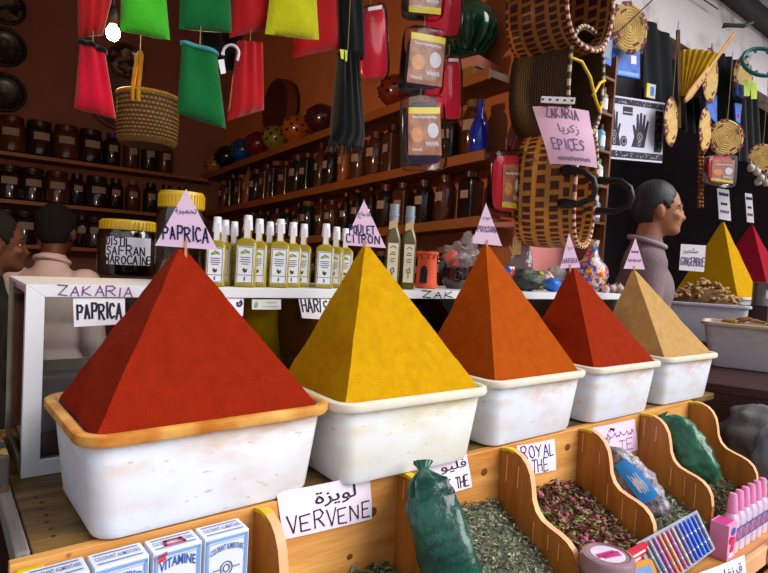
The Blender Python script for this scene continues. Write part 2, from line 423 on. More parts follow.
# ---------------------------------------------------------------- counter and bins
cn = thing('stall_counter', 'wooden counter top with worn brown plank, under the row of spice tubs', 'counter', W(1, .15, -.45), TH)
def L(s, t, z): return Vector((s - 1, t - .15, z + .45))     # local frame of the counter
def lbox(s0, s1, t0, t1, z0, z1): return MB().box(L((s0 + s1) / 2, (t0 + t1) / 2, (z0 + z1) / 2), (s1 - s0, t1 - t0, z1 - z0))
lbox(-.082, 2.24, -.012, .66, -.472, -.4475).build('top_plank', PLANK, cn, bevel=.002)
lbox(-.104, -.085, -.012, .66, -.48, -.441).build('end_rail', GREYW, cn, bevel=.004)
mb = MB()
for i in range(7):
    mb.lathe([(.0035, 0), (.0035, .001), (0, .0012)], 8, L(-.05 + .004 * math.sin(i * 3), .03 + i * .028, -.4475))
mb.build('nail', mat('rusty_nail', C(60, 42, 30), .7), cn)
for s in (-.05, 2.19):
    for t in (.05, .6): lbox(s - .03, s + .03, t - .03, t + .03, -1.5, -.472).build('leg', DARKW, cn)
lbox(-.05, 2.18, .6, .62, -1.45, -.472).build('back_panel', DARKW, cn)

rk = thing('spice_bin_rack', 'pine rack of open bins with wavy dividers along the stall front', 'bin rack', W(.95, -.15, -1.0), TH)
def K(s, t, z): return Vector((s - .95, t + .15, z + 1.0))
def kbox(s0, s1, t0, t1, z0, z1): return MB().box(K((s0 + s1) / 2, (t0 + t1) / 2, (z0 + z1) / 2), (s1 - s0, t1 - t0, z1 - z0))
kbox(-.112, 2.0, -.032, -.013, -.92, -.447).build('back_board', PINE, rk, bevel=.0015)
PROF = [(-.033, -.449), (-.055, -.444), (-.075, -.445), (-.095, -.452), (-.112, -.466), (-.125, -.488), (-.132, -.515), (-.137, -.545), (-.148, -.568), (-.165, -.583), (-.19, -.591), (-.215, -.597), (-.235, -.605), (-.252, -.619), (-.263, -.64), (-.268, -.67), (-.268, -.86), (-.033, -.86)]
DIV = [.262, .595, .93, 1.275, 1.625, 1.98]
def div(s, th=.017):
    mb = MB(); n = len(PROF)
    mb.prism(PROF, lambda t, z: K(s - th / 2, t, z), lambda t, z: K(s + th / 2, t, z))
    for k in range(n - 3): mb.m[2 + k] = 1
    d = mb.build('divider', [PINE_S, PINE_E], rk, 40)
    y = MB(); top = [(t, z + .0006) for t, z in PROF[:3]] + [(t, z - .006) for t, z in PROF[2::-1]]
    y.prism(top, lambda t, z: K(s - th / 2 - .0006, t, z), lambda t, z: K(s + th / 2 + .0006, t, z))
    y.build('paint_daub', YPAINT, d, 40)
    if .5 < s < 1.9:
        for q in range(5):
            t = -.05 - .043 * q + random.uniform(-.01, .01); zt = min(zz for tt, zz in zip([p[0] for p in PROF[:16]], [p[1] for p in PROF[:16]]) if abs(tt - t) < .03) - .01; ln = random.uniform(.03, .09)
            for sd in (-1,): MB().box(K(s + sd * (th / 2 + .0004), t, zt - ln / 2), (.0008, random.uniform(.0015, .003), ln)).build('resin_drip', PINE_E, d, 0)
for s in DIV: div(s)
for s, z, r in ((.52, -.52, .011), (.865, -.50, .009), (1.215, -.495, .01), (.47, -.60, .006)):
    mb = MB(); mb.lathe([(0, 0), (r, 0), (r * 1.0, .0006), (0, .0008)], 16, K(s, -.0318, z), 0, Matrix.Rotation(R(90), 3, 'X'), sx=1.25); mb.build('wood_knot', mat('knot_wood', C(112, 60, 26), .5, .3, 60), rk, 0)
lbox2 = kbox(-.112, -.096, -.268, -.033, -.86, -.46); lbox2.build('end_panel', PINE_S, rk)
mb = MB(); mb.hexa([K(-.13, -.27, -.86), K(1.98, -.27, -.86), K(1.98, -.033, -.70), K(-.13, -.033, -.70), K(-.13, -.27, -.848), K(1.98, -.27, -.848), K(1.98, -.033, -.688), K(-.13, -.033, -.688)]); mb.build('bin_floor', PINE, rk)
kbox(-.14, 2.06, -.345, -.268, -.823, -.806).build('front_ledge', PINE, rk, bevel=.002)
kbox(-.14, 2.06, -.362, -.345, -.858, -.80).build('front_rail', PINE_E, rk, bevel=.004)
# the lower tier
lw = thing('lower_bin_rack', 'lower tier of pine bins with round topped dividers below the front rail', 'bin rack', W(1.2, -.4, -1.5), TH)
def Q(s, t, z): return Vector((s - 1.2, t + .4, z + 1.5))
MB().box(Q(.95, -.36, -1.2), (2.2, .016, .62)).build('back_board', PINE, lw)
for s in (.6, .95, 1.3, 1.66, 2.02):
    pr = [(-.37, -.9)] + [(-.37 - .14 * math.sin(R(a)), -1.04 + .14 * math.cos(R(a))) for a in range(0, 91, 10)] + [(-.52, -1.4), (-.37, -1.4)]
    mb = MB(); mb.prism(pr, lambda t, z: Q(s - .008, t, z), lambda t, z: Q(s + .008, t, z))
    for k in range(10): mb.m[2 + k] = 1
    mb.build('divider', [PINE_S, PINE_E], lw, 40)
MB().box(Q(.95, -.58, -1.35), (2.2, .02, .3)).build('front_board', PINE, lw)
MB().box(Q(.95, -.47, -1.42), (2.2, .2, .02)).build('bin_floor', PINE_S, lw)
for s in (-.1, 2.0): MB().box(Q(s, -.3, -1.2), (.05, .05, .6)).build('leg', PINE_S, lw)

# left end of the stall: a purple cloth and a peeling painted end piece
mb = MB(); mb.sheet(lambda a, b: Vector((.012 * math.sin(b * 22), -.3 + .62 * a, -.62 + .6 * b)), 8, 24, .006)
tag(mb.build('purple_drape', PURP, None, 60, loc=W(-.122, -.1, -.452), rot=(0, 0, TH)), 'dark purple cloth hanging at the left end of the counter', 'cloth')
PEEL = voronoi_mat('peeling_paint', [C(120, 84, 40), C(150, 110, 50), C(70, 60, 60), C(44, 60, 84), C(168, 140, 80), C(96, 66, 40)], 26, .7)
mb = MB(); mb.box((0, 0, .035), (.2, .34, .07))
tag(mb.build('painted_block', PEEL, None, 0, loc=W(-.19, .40, -.445), rot=(0, 0, TH), bevel=.004), 'peeling painted wooden block beside the glass case bottom left', 'block')
mb = MB(); mb.box((0, 0, 0), (.035, .014, .04))
tag(mb.build('yellow_bracket', YPAINT, None, 0, loc=W(-.09, -.05, -.468), rot=(0, 0, TH), bevel=.003), 'yellow painted bracket at the left end of the bin rack', 'bracket')

# ---------------------------------------------------------------- spice tubs
def tub(name, label, loc, rz, w, d, h, body, rimm, inset=.03, group=None):
    r = thing(name, label, 'tub', loc, rz, group)
    a = MB(); k = .035
    rings = [rrect(w - 2 * inset - .03, d - 2 * inset - .03, k, 0), rrect(w - 2 * inset - .008, d - 2 * inset - .008, k, .004), rrect(w - 2 * inset, d - 2 * inset, k, .014),
             rrect(w - .03, d - .03, k, h - .014), rrect(w - .034, d - .034, k, h - .002), rrect(w - 2 * inset - .008, d - 2 * inset - .008, k, .016), rrect(w - 2 * inset - .04, d - 2 * inset - .04, k, .008)]
    a.loft(rings); a.build('body', body, r, 40)
    e = MB(); rings = [rrect(w - .028, d - .028, k, h - .016), rrect(w - .004, d - .004, k + .012, h - .018), rrect(w + .002, d + .002, k + .014, h - .012), rrect(w, d, k + .014, h - .002), rrect(w - .006, d - .006, k + .012, h), rrect(w - .026, d - .026, k, h), rrect(w - .034, d - .034, k, h - .004), rrect(w - .034, d - .034, k, h - .014), rrect(w - .028, d - .028, k, h - .016)]
    e.loft(rings, cap=(False, False)); e.build('rim', rimm, r, 40)
    return r
def pyramid(name, label, loc, rz, w, d, h, m, apex=(0, 0), seed=1, tip=.006):
    """four smoothed slopes of packed powder, base a little below the rim"""
    mb = MB(); N = 30; K_ = 12; rings = []
    for i in range(N + 1):
        f = i / N; k = 1 - f
        hw = w / 2 * k + tip * f; hd = d / 2 * k + tip * f; ring = []
        for q in range(4):
            c = [(-1, -1), (1, -1), (1, 1), (-1, 1)]; (x0, y0), (x1, y1) = c[q], c[(q + 1) % 4]
            for j in range(K_):
                g = j / K_; x = (x0 + (x1 - x0) * g) * hw + apex[0] * f; y = (y0 + (y1 - y0) * g) * hd + apex[1] * f
                e = noise.noise(Vector((x * 14 + seed, y * 14, f * 6))) * .003 * min(1, k * 4) + noise.noise(Vector((x * 50, y * 50 + seed, f * 18))) * .0012
                l = math.hypot(x, y) or 1
                ring.append(Vector((x + x / l * e, y + y / l * e, h * f + (.4 * e if f < 1 else 0))))
        rings.append(ring)
    skirt = [Vector((p.x * .92, p.y * .92, -.02)) for p in rings[0]]
    mb.loft([skirt] + rings)
    return tag(mb.build(name, m, None, 28, loc=loc, rot=(0, 0, rz)), label, 'spice')
TZ = -.446
#        s,    t,   rot(deg), w,    d,   apex px,        powder, height over rim
TUBS = [(.178, .091, 1.5, .439, .316, (181, 249), RED, 'paprika_pyramid', 'tall deep red spice pyramid in the front left orange rimmed tub', 'large white plastic tub with orange stained rim holding the deep red pyramid', TUB, RIM1),
        (.610, .068, -1.5, .42, .31, (366, 247), YEL, 'turmeric_pyramid', 'bright yellow spice pyramid between the deep red and orange pyramids', 'milky plastic tub with yellow smears holding the front yellow pyramid', TUBY, RIM),
        (1.055, .09, 0, .41, .31, (486, 246), ORA, 'orange_spice_pyramid', 'orange brown spice pyramid in the middle of the front row', 'white plastic tub holding the orange brown pyramid, middle of the row', TUB, RIM),
        (1.492, .088, -1, .40, .31, (573, 268), RED2, 'chilli_pyramid', 'smaller brick red spice pyramid between the orange and beige ones', 'white plastic tub holding the smaller brick red pyramid', TUB, RIM),
        (1.948, .095, -2, .40, .31, (634, 271), BEI, 'ginger_powder_pyramid', 'pale beige spice pyramid at the right end of the front row', 'white plastic tub holding the beige pyramid at the end of the front row', TUB, RIM)]
TIPS = []
for i, (s, t, rd, w, d, apx, m, nm, lab, tlab, bm, rm) in enumerate(TUBS):
    rz = TH + R(rd)
    tub('spice_tub', tlab, W(s, t, TZ), rz, w, d, .174, bm, rm, group='white tubs in the front row')
    z0 = TZ + .166
    r1 = ray(*apx); r_s, r_t = r1.x * cU + r1.y * sU, -r1.x * sU + r1.y * cU      # the line of sight over the counter
    c_s, c_t = -OX * cU - OY * sU, OX * sU - OY * cU; k = ((s - c_s) * r_s + (t - c_t) * r_t) / (r_s ** 2 + r_t ** 2)
    A = r1 * k + Vector((0, 0, H)); sa, ta, za = ST(A)
    ds, dt = sa - s, ta - t; c, n = math.cos(-R(rd)), math.sin(-R(rd))
    pyramid(nm, lab, W(s, t, z0), rz, w - .05, d - .05, za - z0, m, (ds * c - dt * n, ds * n + dt * c), i * 7.3)
    TIPS.append(A)
# ---------------------------------------------------------------- triangular name cards on the pyramids
def tri_card(i, label, q, texts):      # q: apex, right foot, left foot as photo positions at the depth of the pyramid tip
    A = TIPS[i]; Y = A.y - .004
    p = [pY(x, y, Y) for x, y in q]
    root = thing('name_card', label, 'card', A, 0, 'pink cards on the front pyramids')
    a, r, l = [v - A for v in p]
    n = (r - l).cross(a - l).normalized(); mb = MB()
    m0, m1 = MB(), None
    mb.add([l, r, a, l - n * .0006, r - n * .0006, a - n * .0006], [(0, 1, 2), (5, 4, 3), (0, 3, 4, 1), (1, 4, 5, 2), (2, 5, 3, 0)])
    mb.build('paper', PINK, root, 0)
    fn = quadmap((l + (a - l) * 1 - (r - l) / 2, r + (a - r) - (l - r) / 2, r, l), .0008)   # the rectangle round the triangle
    for how, s, a0, a1, b0, b1, w, ink in texts:
        k = MB(); g = sub(fn, a0, a1, b0, b1)
        if how == 'hand': strokes(k, hand(s), g, w)
        elif how == 'line': strokes(k, s, g, w)
        else: printed(k, s, g, bold=w)
        k.build('lettering', INKS[ink], root, 0)
    st = MB(); c = (l + r) / 2
    st.box(c + Vector((0, -.0018, -.012)), (.0042, .0016, .05)); st.build('stick', mat('pale_stick', C(206, 160, 110), .7), root, 0)
AR = dict(tahmira='ﺓﺮﻴﻤﺤﺗ', djaj='ﺝﺎﺟﺪﻟﺍ', louiza='ﺓﺰﻳﻮﻟ', fliyo='ﻮﻴﻠﻓ', hut='ﺕﻮﺣ', harira='ﺓﺮﻳﺮﺣ', skin='ﺮﻴﺒﺠﻨﻜﺳ', zakaria='ﺎﻳﺮﻛﺯ', qronfl='ﻞﻔﻧﺮﻗ', ward='ﺩﺭﻭ', shay='ﻱﺎﺷ')
SQG = [[(i / 24, .5 + .45 * math.sin(i * 2.1) * math.sin(i * .7 + 1)) for i in range(25)]]      # a scrawl too faint to read
tri_card(0, 'pink triangular card lettered PAPRICA on the deep red pyramid', [(186, 189), (217.5, 250), (155, 245.5)],
         [('hand', 'PAPRICA', .14, .85, .12, .35, .0032, 1), ('print', AR['tahmira'], .33, .67, .56, .68, .006, 1)])
tri_card(1, 'pink triangular card lettered POULET CITRON on the yellow pyramid', [(364, 200), (386, 248), (343.5, 245)],
         [('hand', 'POULET', .15, .74, .27, .46, .0026, 1), ('hand', 'CITRON', .07, .84, .07, .24, .0026, 1), ('print', AR['djaj'], .36, .66, .60, .76, .006, 1)])
tri_card(2, 'narrow pink triangular card on the orange brown pyramid', [(486, 203), (502, 246), (472, 243)],
         [('hand', 'POISSON', .2, .8, .3, .44, .0022, 3), ('print', AR['hut'], .38, .64, .58, .68, .004, 1)])
tri_card(3, 'narrow pink triangular card on the brick red pyramid', [(569, 233), (580.5, 267.5), (560, 268.5)],
         [('hand', 'HARIRA', .14, .86, .14, .28, .002, 3), ('print', AR['harira'], .36, .66, .5, .66, .002, 3)])
tri_card(4, 'narrow pink triangular card on the beige pyramid', [(635.5, 238), (645, 269.5), (623.5, 268.5)],
         [('line', SQG, .2, .8, .2, .34, .0018, 2), ('line', SQG, .34, .66, .5, .6, .0018, 2)])

# ---------------------------------------------------------------- paper cards pinned on the back board of the bins
def bq(pts, t=-.0345): return [pT(x, y, t) for x, y in pts]
INKD = [INK, INKB, INKP, INKG]
card('bin_card', 'lilac card lettered VERVENE pinned in the second bin', 'card', bq([(277, 493), (370, 474), (372, 519), (283, 540)]), LILAC, INKD,
     [('hand', 'VERVENE', .06, .97, .1, .44, .003, 0), ('print', AR['louiza'], .36, .82, .52, .86, .012, 0)])
card('bin_card', 'white card lettered MINT THE half hidden behind the striped green bag', 'card', bq([(422, 463), (467, 454), (472, 487), (428, 499)]), LILAC, INKD,
     [('hand', 'MINT THE', -.6 + .75, .92, .1, .42, .0032, 0), ('print', AR['fliyo'], .35, .95, .58, .9, .01, 0)])
card('bin_card', 'white card lettered ROYAL THE pinned above the rose petals', 'card', bq([(517, 446), (555, 439), (556, 470), (521, 476)]), LILAC, INKD,
     [('hand', 'ROYAL', .08, .97, .52, .92, .0034, 1), ('hand', 'THE', .3, .74, .06, .46, .0034, 1)])
card('bin_card', 'pink card with faded writing pinned behind the clear bag', 'card', bq([(593, 428), (635, 419), (638, 450), (598, 458)]), PINK, INKD,
     [('hand', 'TE', .5, .85, .1, .45, .003, 2), ('line', SQG, .12, .92, .5, .74, .003, 2)])
mb = MB(); mb.lathe([(.004, 0), (.003, .004), (.006, .009), (0, .011)], 10, M=Matrix.Rotation(R(90), 3, 'X'))
tag(mb.build('push_pin', INK, None, 40, loc=pT(611, 429, -.037), rot=(0, 0, TH)), 'dark push pin holding the faded pink card', 'pin')

# ---------------------------------------------------------------- the glass display case
S0, S1, T0, T1, ZB, ZC = -.065, 2.06, .30, .60, -.4465, -.077
dc = thing('display_case', 'long white framed glass display case behind the spice tubs', 'display case', W(S0, T0, ZB), TH)
def D(s, t, z): return Vector((s - S0, t - T0, z - ZB))
def dbox(s0, s1, t0, t1, z0, z1): return MB().box(D((s0 + s1) / 2, (t0 + t1) / 2, (z0 + z1) / 2), (s1 - s0, t1 - t0, z1 - z0))
fr = MB(); w = .031
z0, z1 = ZB, ZC - .001
def mitre(m, a, b, c, d):
    m.hexa([D(a[0], T0, a[1]), D(b[0], T0, b[1]), D(b[0], T0 + .018, b[1]), D(a[0], T0 + .018, a[1]), D(d[0], T0, d[1]), D(c[0], T0, c[1]), D(c[0], T0 + .018, c[1]), D(d[0], T0 + .018, d[1])])
for (nm, a, b, c, d) in (('front_post', (S0, z0), (S0 + w, z0 + w), (S0 + w, z1 - .024), (S0, z1)), ('bottom_rail', (S0, z0), (S1, z0), (S1 - w, z0 + w), (S0 + w, z0 + w)),
                         ('top_rail', (S0 + w, z1 - .024), (S1 - w, z1 - .024), (S1, z1), (S0, z1)), ('front_post', (S1 - w, z0 + w), (S1, z0), (S1, z1), (S1 - w, z1 - .024))):
    m = MB()
    if nm == 'front_post' and a[0] == S0: mitre(m, (S0, z0), (S0 + w, z0 + w), (S0 + w, z1 - .024), (S0, z1))
    else: mitre(m, a, b, c, d)
    m.build(nm, ALU, dc, bevel=.0012)
dbox(S0 + w, S1 - w, T0 + .006, T0 + .010, z0 + w, z1 - .024).build('front_pane', GLASS, dc)
dbox(S0, S0 + .012, T1 - .025, T1, z0, z1 - .001).build('rear_post', ALU_D, dc)
dbox(S1 - .02, S1, T1 - .025, T1, z0, z1).build('rear_post', ALU_D, dc)
dbox(S0, S1, T0 + .0185, T1, z1 - .006, z1).build('top_sheet', ALU, dc)
dbox(S0, S0 + .014, T0 + .02, T1 - .026, z0, z0 + .02).build('side_rail', ALU_D, dc)
dbox(S0 + .004, S0 + .007, T0 + .02, T1 - .026, z0 + .02, z1 - .02).build('side_pane', GLASS, dc)
dbox(S0 + .01, S1 - .02, T1 - .02, T1 - .004, -.30, -.275).build('middle_rail', mat('cream_rail', C(190, 178, 160), .5), dc)
dbox(S0 + .01, S1 - .02, T1 - .012, T1 - .008, -.275, z1 - .02).build('rear_pane', GLASS, dc)
dbox(S0 + .01, S1 - .02, T1 - .016, T1 - .006, z0, -.30).build('rear_board', mat('grey_pink_board', C(190, 170, 176), .7), dc)
dbox(S0 + .02, S1 - .02, T0 + .02, T1 - .03, z0, z0 + .006).build('case_floor', mat('red_brown_board', C(120, 50, 30), .7, .2), dc)
f = lambda a, b: (D(-.012 + .135 * a, T0 - .0006, z1 - .021 + .018 * b), Vector((0, -1, 0)))
k = MB(); strokes(k, hand('ZAKARIA'), f, .0028); k.build('lettering', INKP, dc, 0)
f = lambda a, b: (D(.93 + .3 * a, T0 - .0006, z1 - .021 + .018 * b), Vector((0, -1, 0)))
k = MB(); strokes(k, hand('ZAKARIA'), f, .0032); k.build('lettering', INK, dc, 0)
def cq(pts, t=T0 - .002): return [pT(x, y, t) for x, y in pts]
card('case_card', 'white card lettered PAPRICA on the left end of the glass case', 'card', cq([(73, 298), (125, 298), (125, 324), (74, 327)], T0 + .004), PAPER, INKD, [('hand', 'PAPRICA', .08, .92, .25, .78, .0042, 0)], bow=.0005)
card('case_card', 'white card lettered HAR on the glass case beside the yellow pyramid', 'card', cq([(298, 296), (330, 296), (330, 320), (302, 318)], T0 + .004), PAPER, INKD, [('hand', 'HARISSA', .06, 1.3, .3, .85, .004, 0)], bow=.0005)
card('case_card', 'white card corner showing beside the slope of the deep red pyramid', 'card', cq([(206, 296), (244, 296), (243, 316), (206, 316)], T0 + .004), PAPER, INKD, [('line', [[(0, .6), (.1, .1), (.6, 0), (1, .4), (.8, .9), (.5, .6)]], .82, .95, .5, .78, .005, 1)], bow=.0005)
o = card('case_label', 'small grey printed label with a green leaf on the glass case', 'label', cq([(252, 299.5), (281, 299.5), (281, 309.5), (252, 309.5)], T0 - .0005), mat('grey_label', C(206, 212, 204), .4), [mat('green_print', C(120, 160, 130)), mat('grey_print', C(150, 156, 170))],
     [('line', [[(0, 0), (.5, 1)], [(.3, 0), (.8, .8)], [(.6, 0), (.9, .4)]], .08, .2, .25, .75, .003, 0), ('line', [[(0, 0), (1, 0)], [(.2, 1), (.9, 1)]], .35, .9, .3, .7, .0016, 1)], bow=0)
# sacks of spice standing in the case
def sack(name, label, s, t, w, d, h, m):
    mb = MB(); rings = []
    for i in range(9):
        f = i / 8; k = 1 - .18 * f ** 3
        ring = rrect(w * k, d * k, .03, h * f); rings.append([p + Vector((.004 * math.sin(p.y * 60 + f * 9), .004 * math.sin(p.x * 70 + f * 7), 0)) for p in ring])
    mb.loft(rings); tag(mb.build(name, m, None, 50, loc=W(s, t, ZB + .0065), rot=(0, 0, TH)), label, 'sack')
sack('spice_sack', 'yellow spice packet standing in the glass case behind the label', .455, .40, .1, .12, .35, YEL)
sack('spice_sack', 'dark red spice packet in the glass case beside the yellow packet', .595, .42, .16, .13, .35, mat('dark_red_powder', C(120, 28, 16), .9))

# ---------------------------------------------------------------- things on top of the glass case
def glassy(name, c, rough=.12, var=.3, scale=30): return mat(name, c, rough, var, scale, coat=.5)
GLB = clear('jar_glass', (.9, .9, .86, 1), .5, .03)
def jar(name, label, loc, rz, r, h, lid_m, content_m, fill=.8, label_txt=None, lid_h=.035, group=None):
    o = thing(name, label, 'jar', loc, rz, group)
    b = MB(); b.lathe([(0, .0), (r * .93, 0), (r, .012), (r, h * .74), (r * .9, h * .86), (r * .82, h * .9), (r * .82, h)], 36); b.build('glass_body', GLB, o, 40)
    c = MB(); c.lathe([(0, .004), (r * .9, .004), (r * .965, .014), (r * .965, h * fill * .9), (r * .8, h * fill), (0, h * fill * 1.02)], 30); c.build('contents', content_m, o, 40)
    l = MB(); n = 48; prof = [(r * .9, h - lid_h), (r * .93, h - lid_h + .003), (r * .93, h - .005), (r * .88, h + .001), (0, h + .002)]
    l.lathe([(r * .88, h - lid_h)] + prof[1:], n)
    for k in range(40):
        a = 2 * math.pi * k / 40; l.box((r * .935 * math.cos(a), r * .935 * math.sin(a), h - lid_h / 2), (.003, .004, lid_h * .7), M=Matrix.Rotation(a, 3, 'Z'))
    l.build('lid', lid_m, o, 40)
    if label_txt:
        a0, a1, zz0, zz1, lines = label_txt
        fn = lambda a, b: (Vector(((r + .0012) * math.cos(a0 + (a1 - a0) * a), (r + .0012) * math.sin(a0 + (a1 - a0) * a), zz0 + (zz1 - zz0) * b)), Vector((math.cos(a0 + (a1 - a0) * a), math.sin(a0 + (a1 - a0) * a), 0)))
        p = MB(); p.sheet(lambda a, b: fn(a, b)[0], 14, 2, .0004); lab = p.build('paper_label', PAPER, o, 60)
        g2 = lambda a, b: (fn(a, b)[0] + fn(a, b)[1] * .0006, fn(a, b)[1])
        k = MB()
        for s, x0, x1, y0, y1, w in lines: strokes(k, hand(s, .15), sub(g2, x0, x1, y0, y1), w)
        k.build('lettering', INK, lab, 0)
    return o
YLID = mat('yellow_lid', C(206, 164, 24), .35, .08, 20, coat=.3)
BROWNC = mat('brown_spice', C(74, 46, 32), .8, .4, 90, .4)
P = pZ(127, 275, ZC)
vd = math.atan2(-P.y, -P.x)
jar('spice_jar', 'glass jar lettered DISTIL SAFRAN MAROCAINE with a yellow lid', pZ(127, 275, ZC) + Vector((0, 0, .0008)), 0, .079, .152, YLID, BROWNC, .66,
    (vd - .74, vd + .8, .03, .105, [('DISTIL', .02, .52, .7, .98, .0036), ('SAFRAN', .02, .84, .36, .66, .0036), ('MAROCAINE', -.0, 1.0, .03, .32, .0036)]), .03)
jar('spice_jar', 'tall glass jar with a square yellow lid behind the PAPRICA card', pT(178, 270, .55) * Vector((1, 1, 0)) + Vector((0, 0, H + ZC + .0008)) if 0 else W(*ST(pT(179, 270, .545))[:2], ZC + .0008), 0, .06, .225, YLID, mat('tawny_spice', C(90, 74, 60), .8, .4, 60, .3), .8, None, .045)
SPB = mat('yellow_spray_liquid', C(196, 172, 40), .08, .2, 14, trans=.45, ior=1.35, coat=.4); NOZ = mat('white_nozzle', C(222, 218, 224), .35, .03); GOLD = mat('gold_collar', C(214, 170, 36), .25, .1, metal=.6)
SLAB = mat('printed_label', C(232, 232, 236), .5, .02); BPR = mat('blue_print', C(60, 74, 140)); GPR = mat('green_leaf_print', C(130, 160, 60)); DPR = mat('dark_print', C(60, 70, 66))
def spray(loc, rz, label, sc_=1):
    o = thing('spray_bottle', label, 'spray bottle', loc, rz, 'yellow spray bottles on the glass case')
    w = .0235 * sc_; h = .105 * sc_
    b = MB(); b.loft([rrect(2 * w, 2 * w, .006, 0), rrect(2 * w, 2 * w, .006, h * .93), rrect(1.7 * w, 1.7 * w, .008, h), rrect(.9 * w, .9 * w, .008, h * 1.06), rrect(.7 * w, .7 * w, .0075, h * 1.12)]); b.build('body', SPB, o, 40)
    c = MB(); c.lathe([(.0085 * sc_, h * 1.1), (.0088 * sc_, h * 1.1 + .016), (.006, h * 1.1 + .017)], 16); c.build('collar', GOLD, o, 40)
    n = MB(); n.lathe([(.0105 * sc_, h * 1.1 + .014), (.0115 * sc_, h * 1.1 + .016), (.0092 * sc_, h * 1.1 + .048), (.008 * sc_, h * 1.1 + .05), (0, h * 1.1 + .05)], 18); n.box((0, -.0095 * sc_, h * 1.1 + .012), (.012 * sc_, .004, .05 * sc_)); n.build('nozzle', NOZ, o, 40)
    fn = lambda a, b: (Vector(((a - .5) * 1.62 * w, -w - .0006, .008 + (h * .80) * b)), Vector((0, -1, 0)))
    l = MB(); l.sheet(lambda a, b: fn(a, b)[0], 1, 1, .0004); lab = l.build('label', SLAB, o, 0)
    f2 = lambda a, b: (fn(a, b)[0] + Vector((0, -.0006, 0)), Vector((0, -1, 0)))
    k = MB(); strokes(k, [[(.06, .02), (.06, .98), (.94, .98), (.94, .02), (.06, .02)], [(.06, .22), (.94, .22)]], f2, .0012); strokes(k, [[(.2, .7), (.8, .7)], [(.25, .64), (.75, .64)], [(.2, .58), (.8, .58)], [(.3, .52), (.7, .52)]], f2, .0016); k.build('print', BPR, lab, 0)
    k = MB(); strokes(k, [[(.25, .82), (.5, .9), (.75, .82)], [(.3, .8), (.7, .86)]], f2, .003); k.build('leaf_emblem', GPR, lab, 0)
    k = MB(); strokes(k, [[(.4, .36), (.5, .3), (.62, .38)], [(.42, .4), (.6, .32)], [(.5, .08), (.5, .16)]], f2, .003); k.build('fruit_emblem', DPR, lab, 0)
    return o
# photo x of the bottle, t of the bottle, size, place words
SPR = [(215, .345, .95, 'leftmost in the group of three beside the deep red pyramid'), (223, .385, .92, 'middle of the group of three beside the deep red pyramid'), (232, .41, .92, 'right of the group of three beside the deep red pyramid'),
       (245.5, .34, 1.04, 'front left of the middle five'), (257, .36, 1.0, 'second from left of the middle five'), (267.5, .43, 1.0, 'set back in the middle of the middle five'), (278, .345, 1.03, 'third along the front of the middle five'),
       (290.5, .365, 1.0, 'right of centre with label touching its neighbour'), (301.5, .385, 1.0, 'last before the gap left of the POULET CITRON card'),
       (323.5, .345, 1.03, 'first after the gap, left of the POULET CITRON card'), (334, .375, 1.0, 'second after the gap, left of the POULET CITRON card'), (343, .405, 1.0, 'half hidden by the POULET CITRON card')]
def on_case(px, t, zz=ZC):
    lo = pT(px, 284, t); s, t, z = ST(lo); return W(s, t, zz + .0008)
for px, t, k_, wds in SPR:
    spray(on_case(px, t), random.uniform(-.1, .25), 'yellow spray bottle, ' + wds, k_)
OIL = glassy('olive_oil', C(84, 70, 14), .08, .3, 14); FOIL = mat('grey_foil', C(150, 158, 168), .3, .1, 30, metal=.5); TAGP = mat('kraft_tag', C(190, 164, 124), .7, .1)
def oil(px, t, label):
    o = thing('oil_bottle', label, 'oil bottle', on_case(px, t), .1, 'tall oil bottles on the glass case'); o.scale = (1.12, 1.12, 1.13)
    b = MB(); w = .038; b.loft([rrect(w, w, .007, 0), rrect(w, w, .007, .125), rrect(w * .9, w * .9, .01, .14), rrect(.024, .024, .0115, .16), rrect(.022, .022, .0105, .19)]); b.build('body', OIL, o, 40)
    c = MB(); c.lathe([(.0125, .172), (.0125, .186), (.0135, .187), (.0135, .193), (.0125, .194), (.0125, .218), (0, .219)], 18); c.build('foil_cap', FOIL, o, 40)
    l = MB(); l.box((0, -w / 2 - .0006, .067), (.027, .0008, .1)); lab = l.build('label', mat('cream_label', C(214, 202, 176), .6), o, 0)
    f2 = lambda a, b: (Vector(((a - .5) * .024, -w / 2 - .0016, .022 + .09 * b)), Vector((0, -1, 0)))
    k = MB(); strokes(k, [[(.2, .92), (.5, .98), (.8, .92)], [(.3, .8), (.7, .8)], [(.2, .74), (.8, .74)], [(.25, .6), (.75, .62)], [(.3, .54), (.7, .54)], [(.3, .3), (.6, .36), (.7, .24), (.4, .22), (.3, .3)], [(.5, .05), (.5, .2)]], f2, .0022); k.build('print', mat('brown_print', C(110, 70, 50)), lab, 0)
    g = MB(); g.sheet(lambda a, b: Vector((-.014 + .022 * a, -.0185 - .003 * b, .15 + .02 * b + .01 * a)), 3, 3, .0006); g.build('neck_tag', TAGP, o, 0)
oil(390.5, .36, 'left of the two oil bottles with grey foil caps beside the POULET CITRON card')
oil(406.5, .36, 'right of the two oil bottles, nearer the clay brazier')
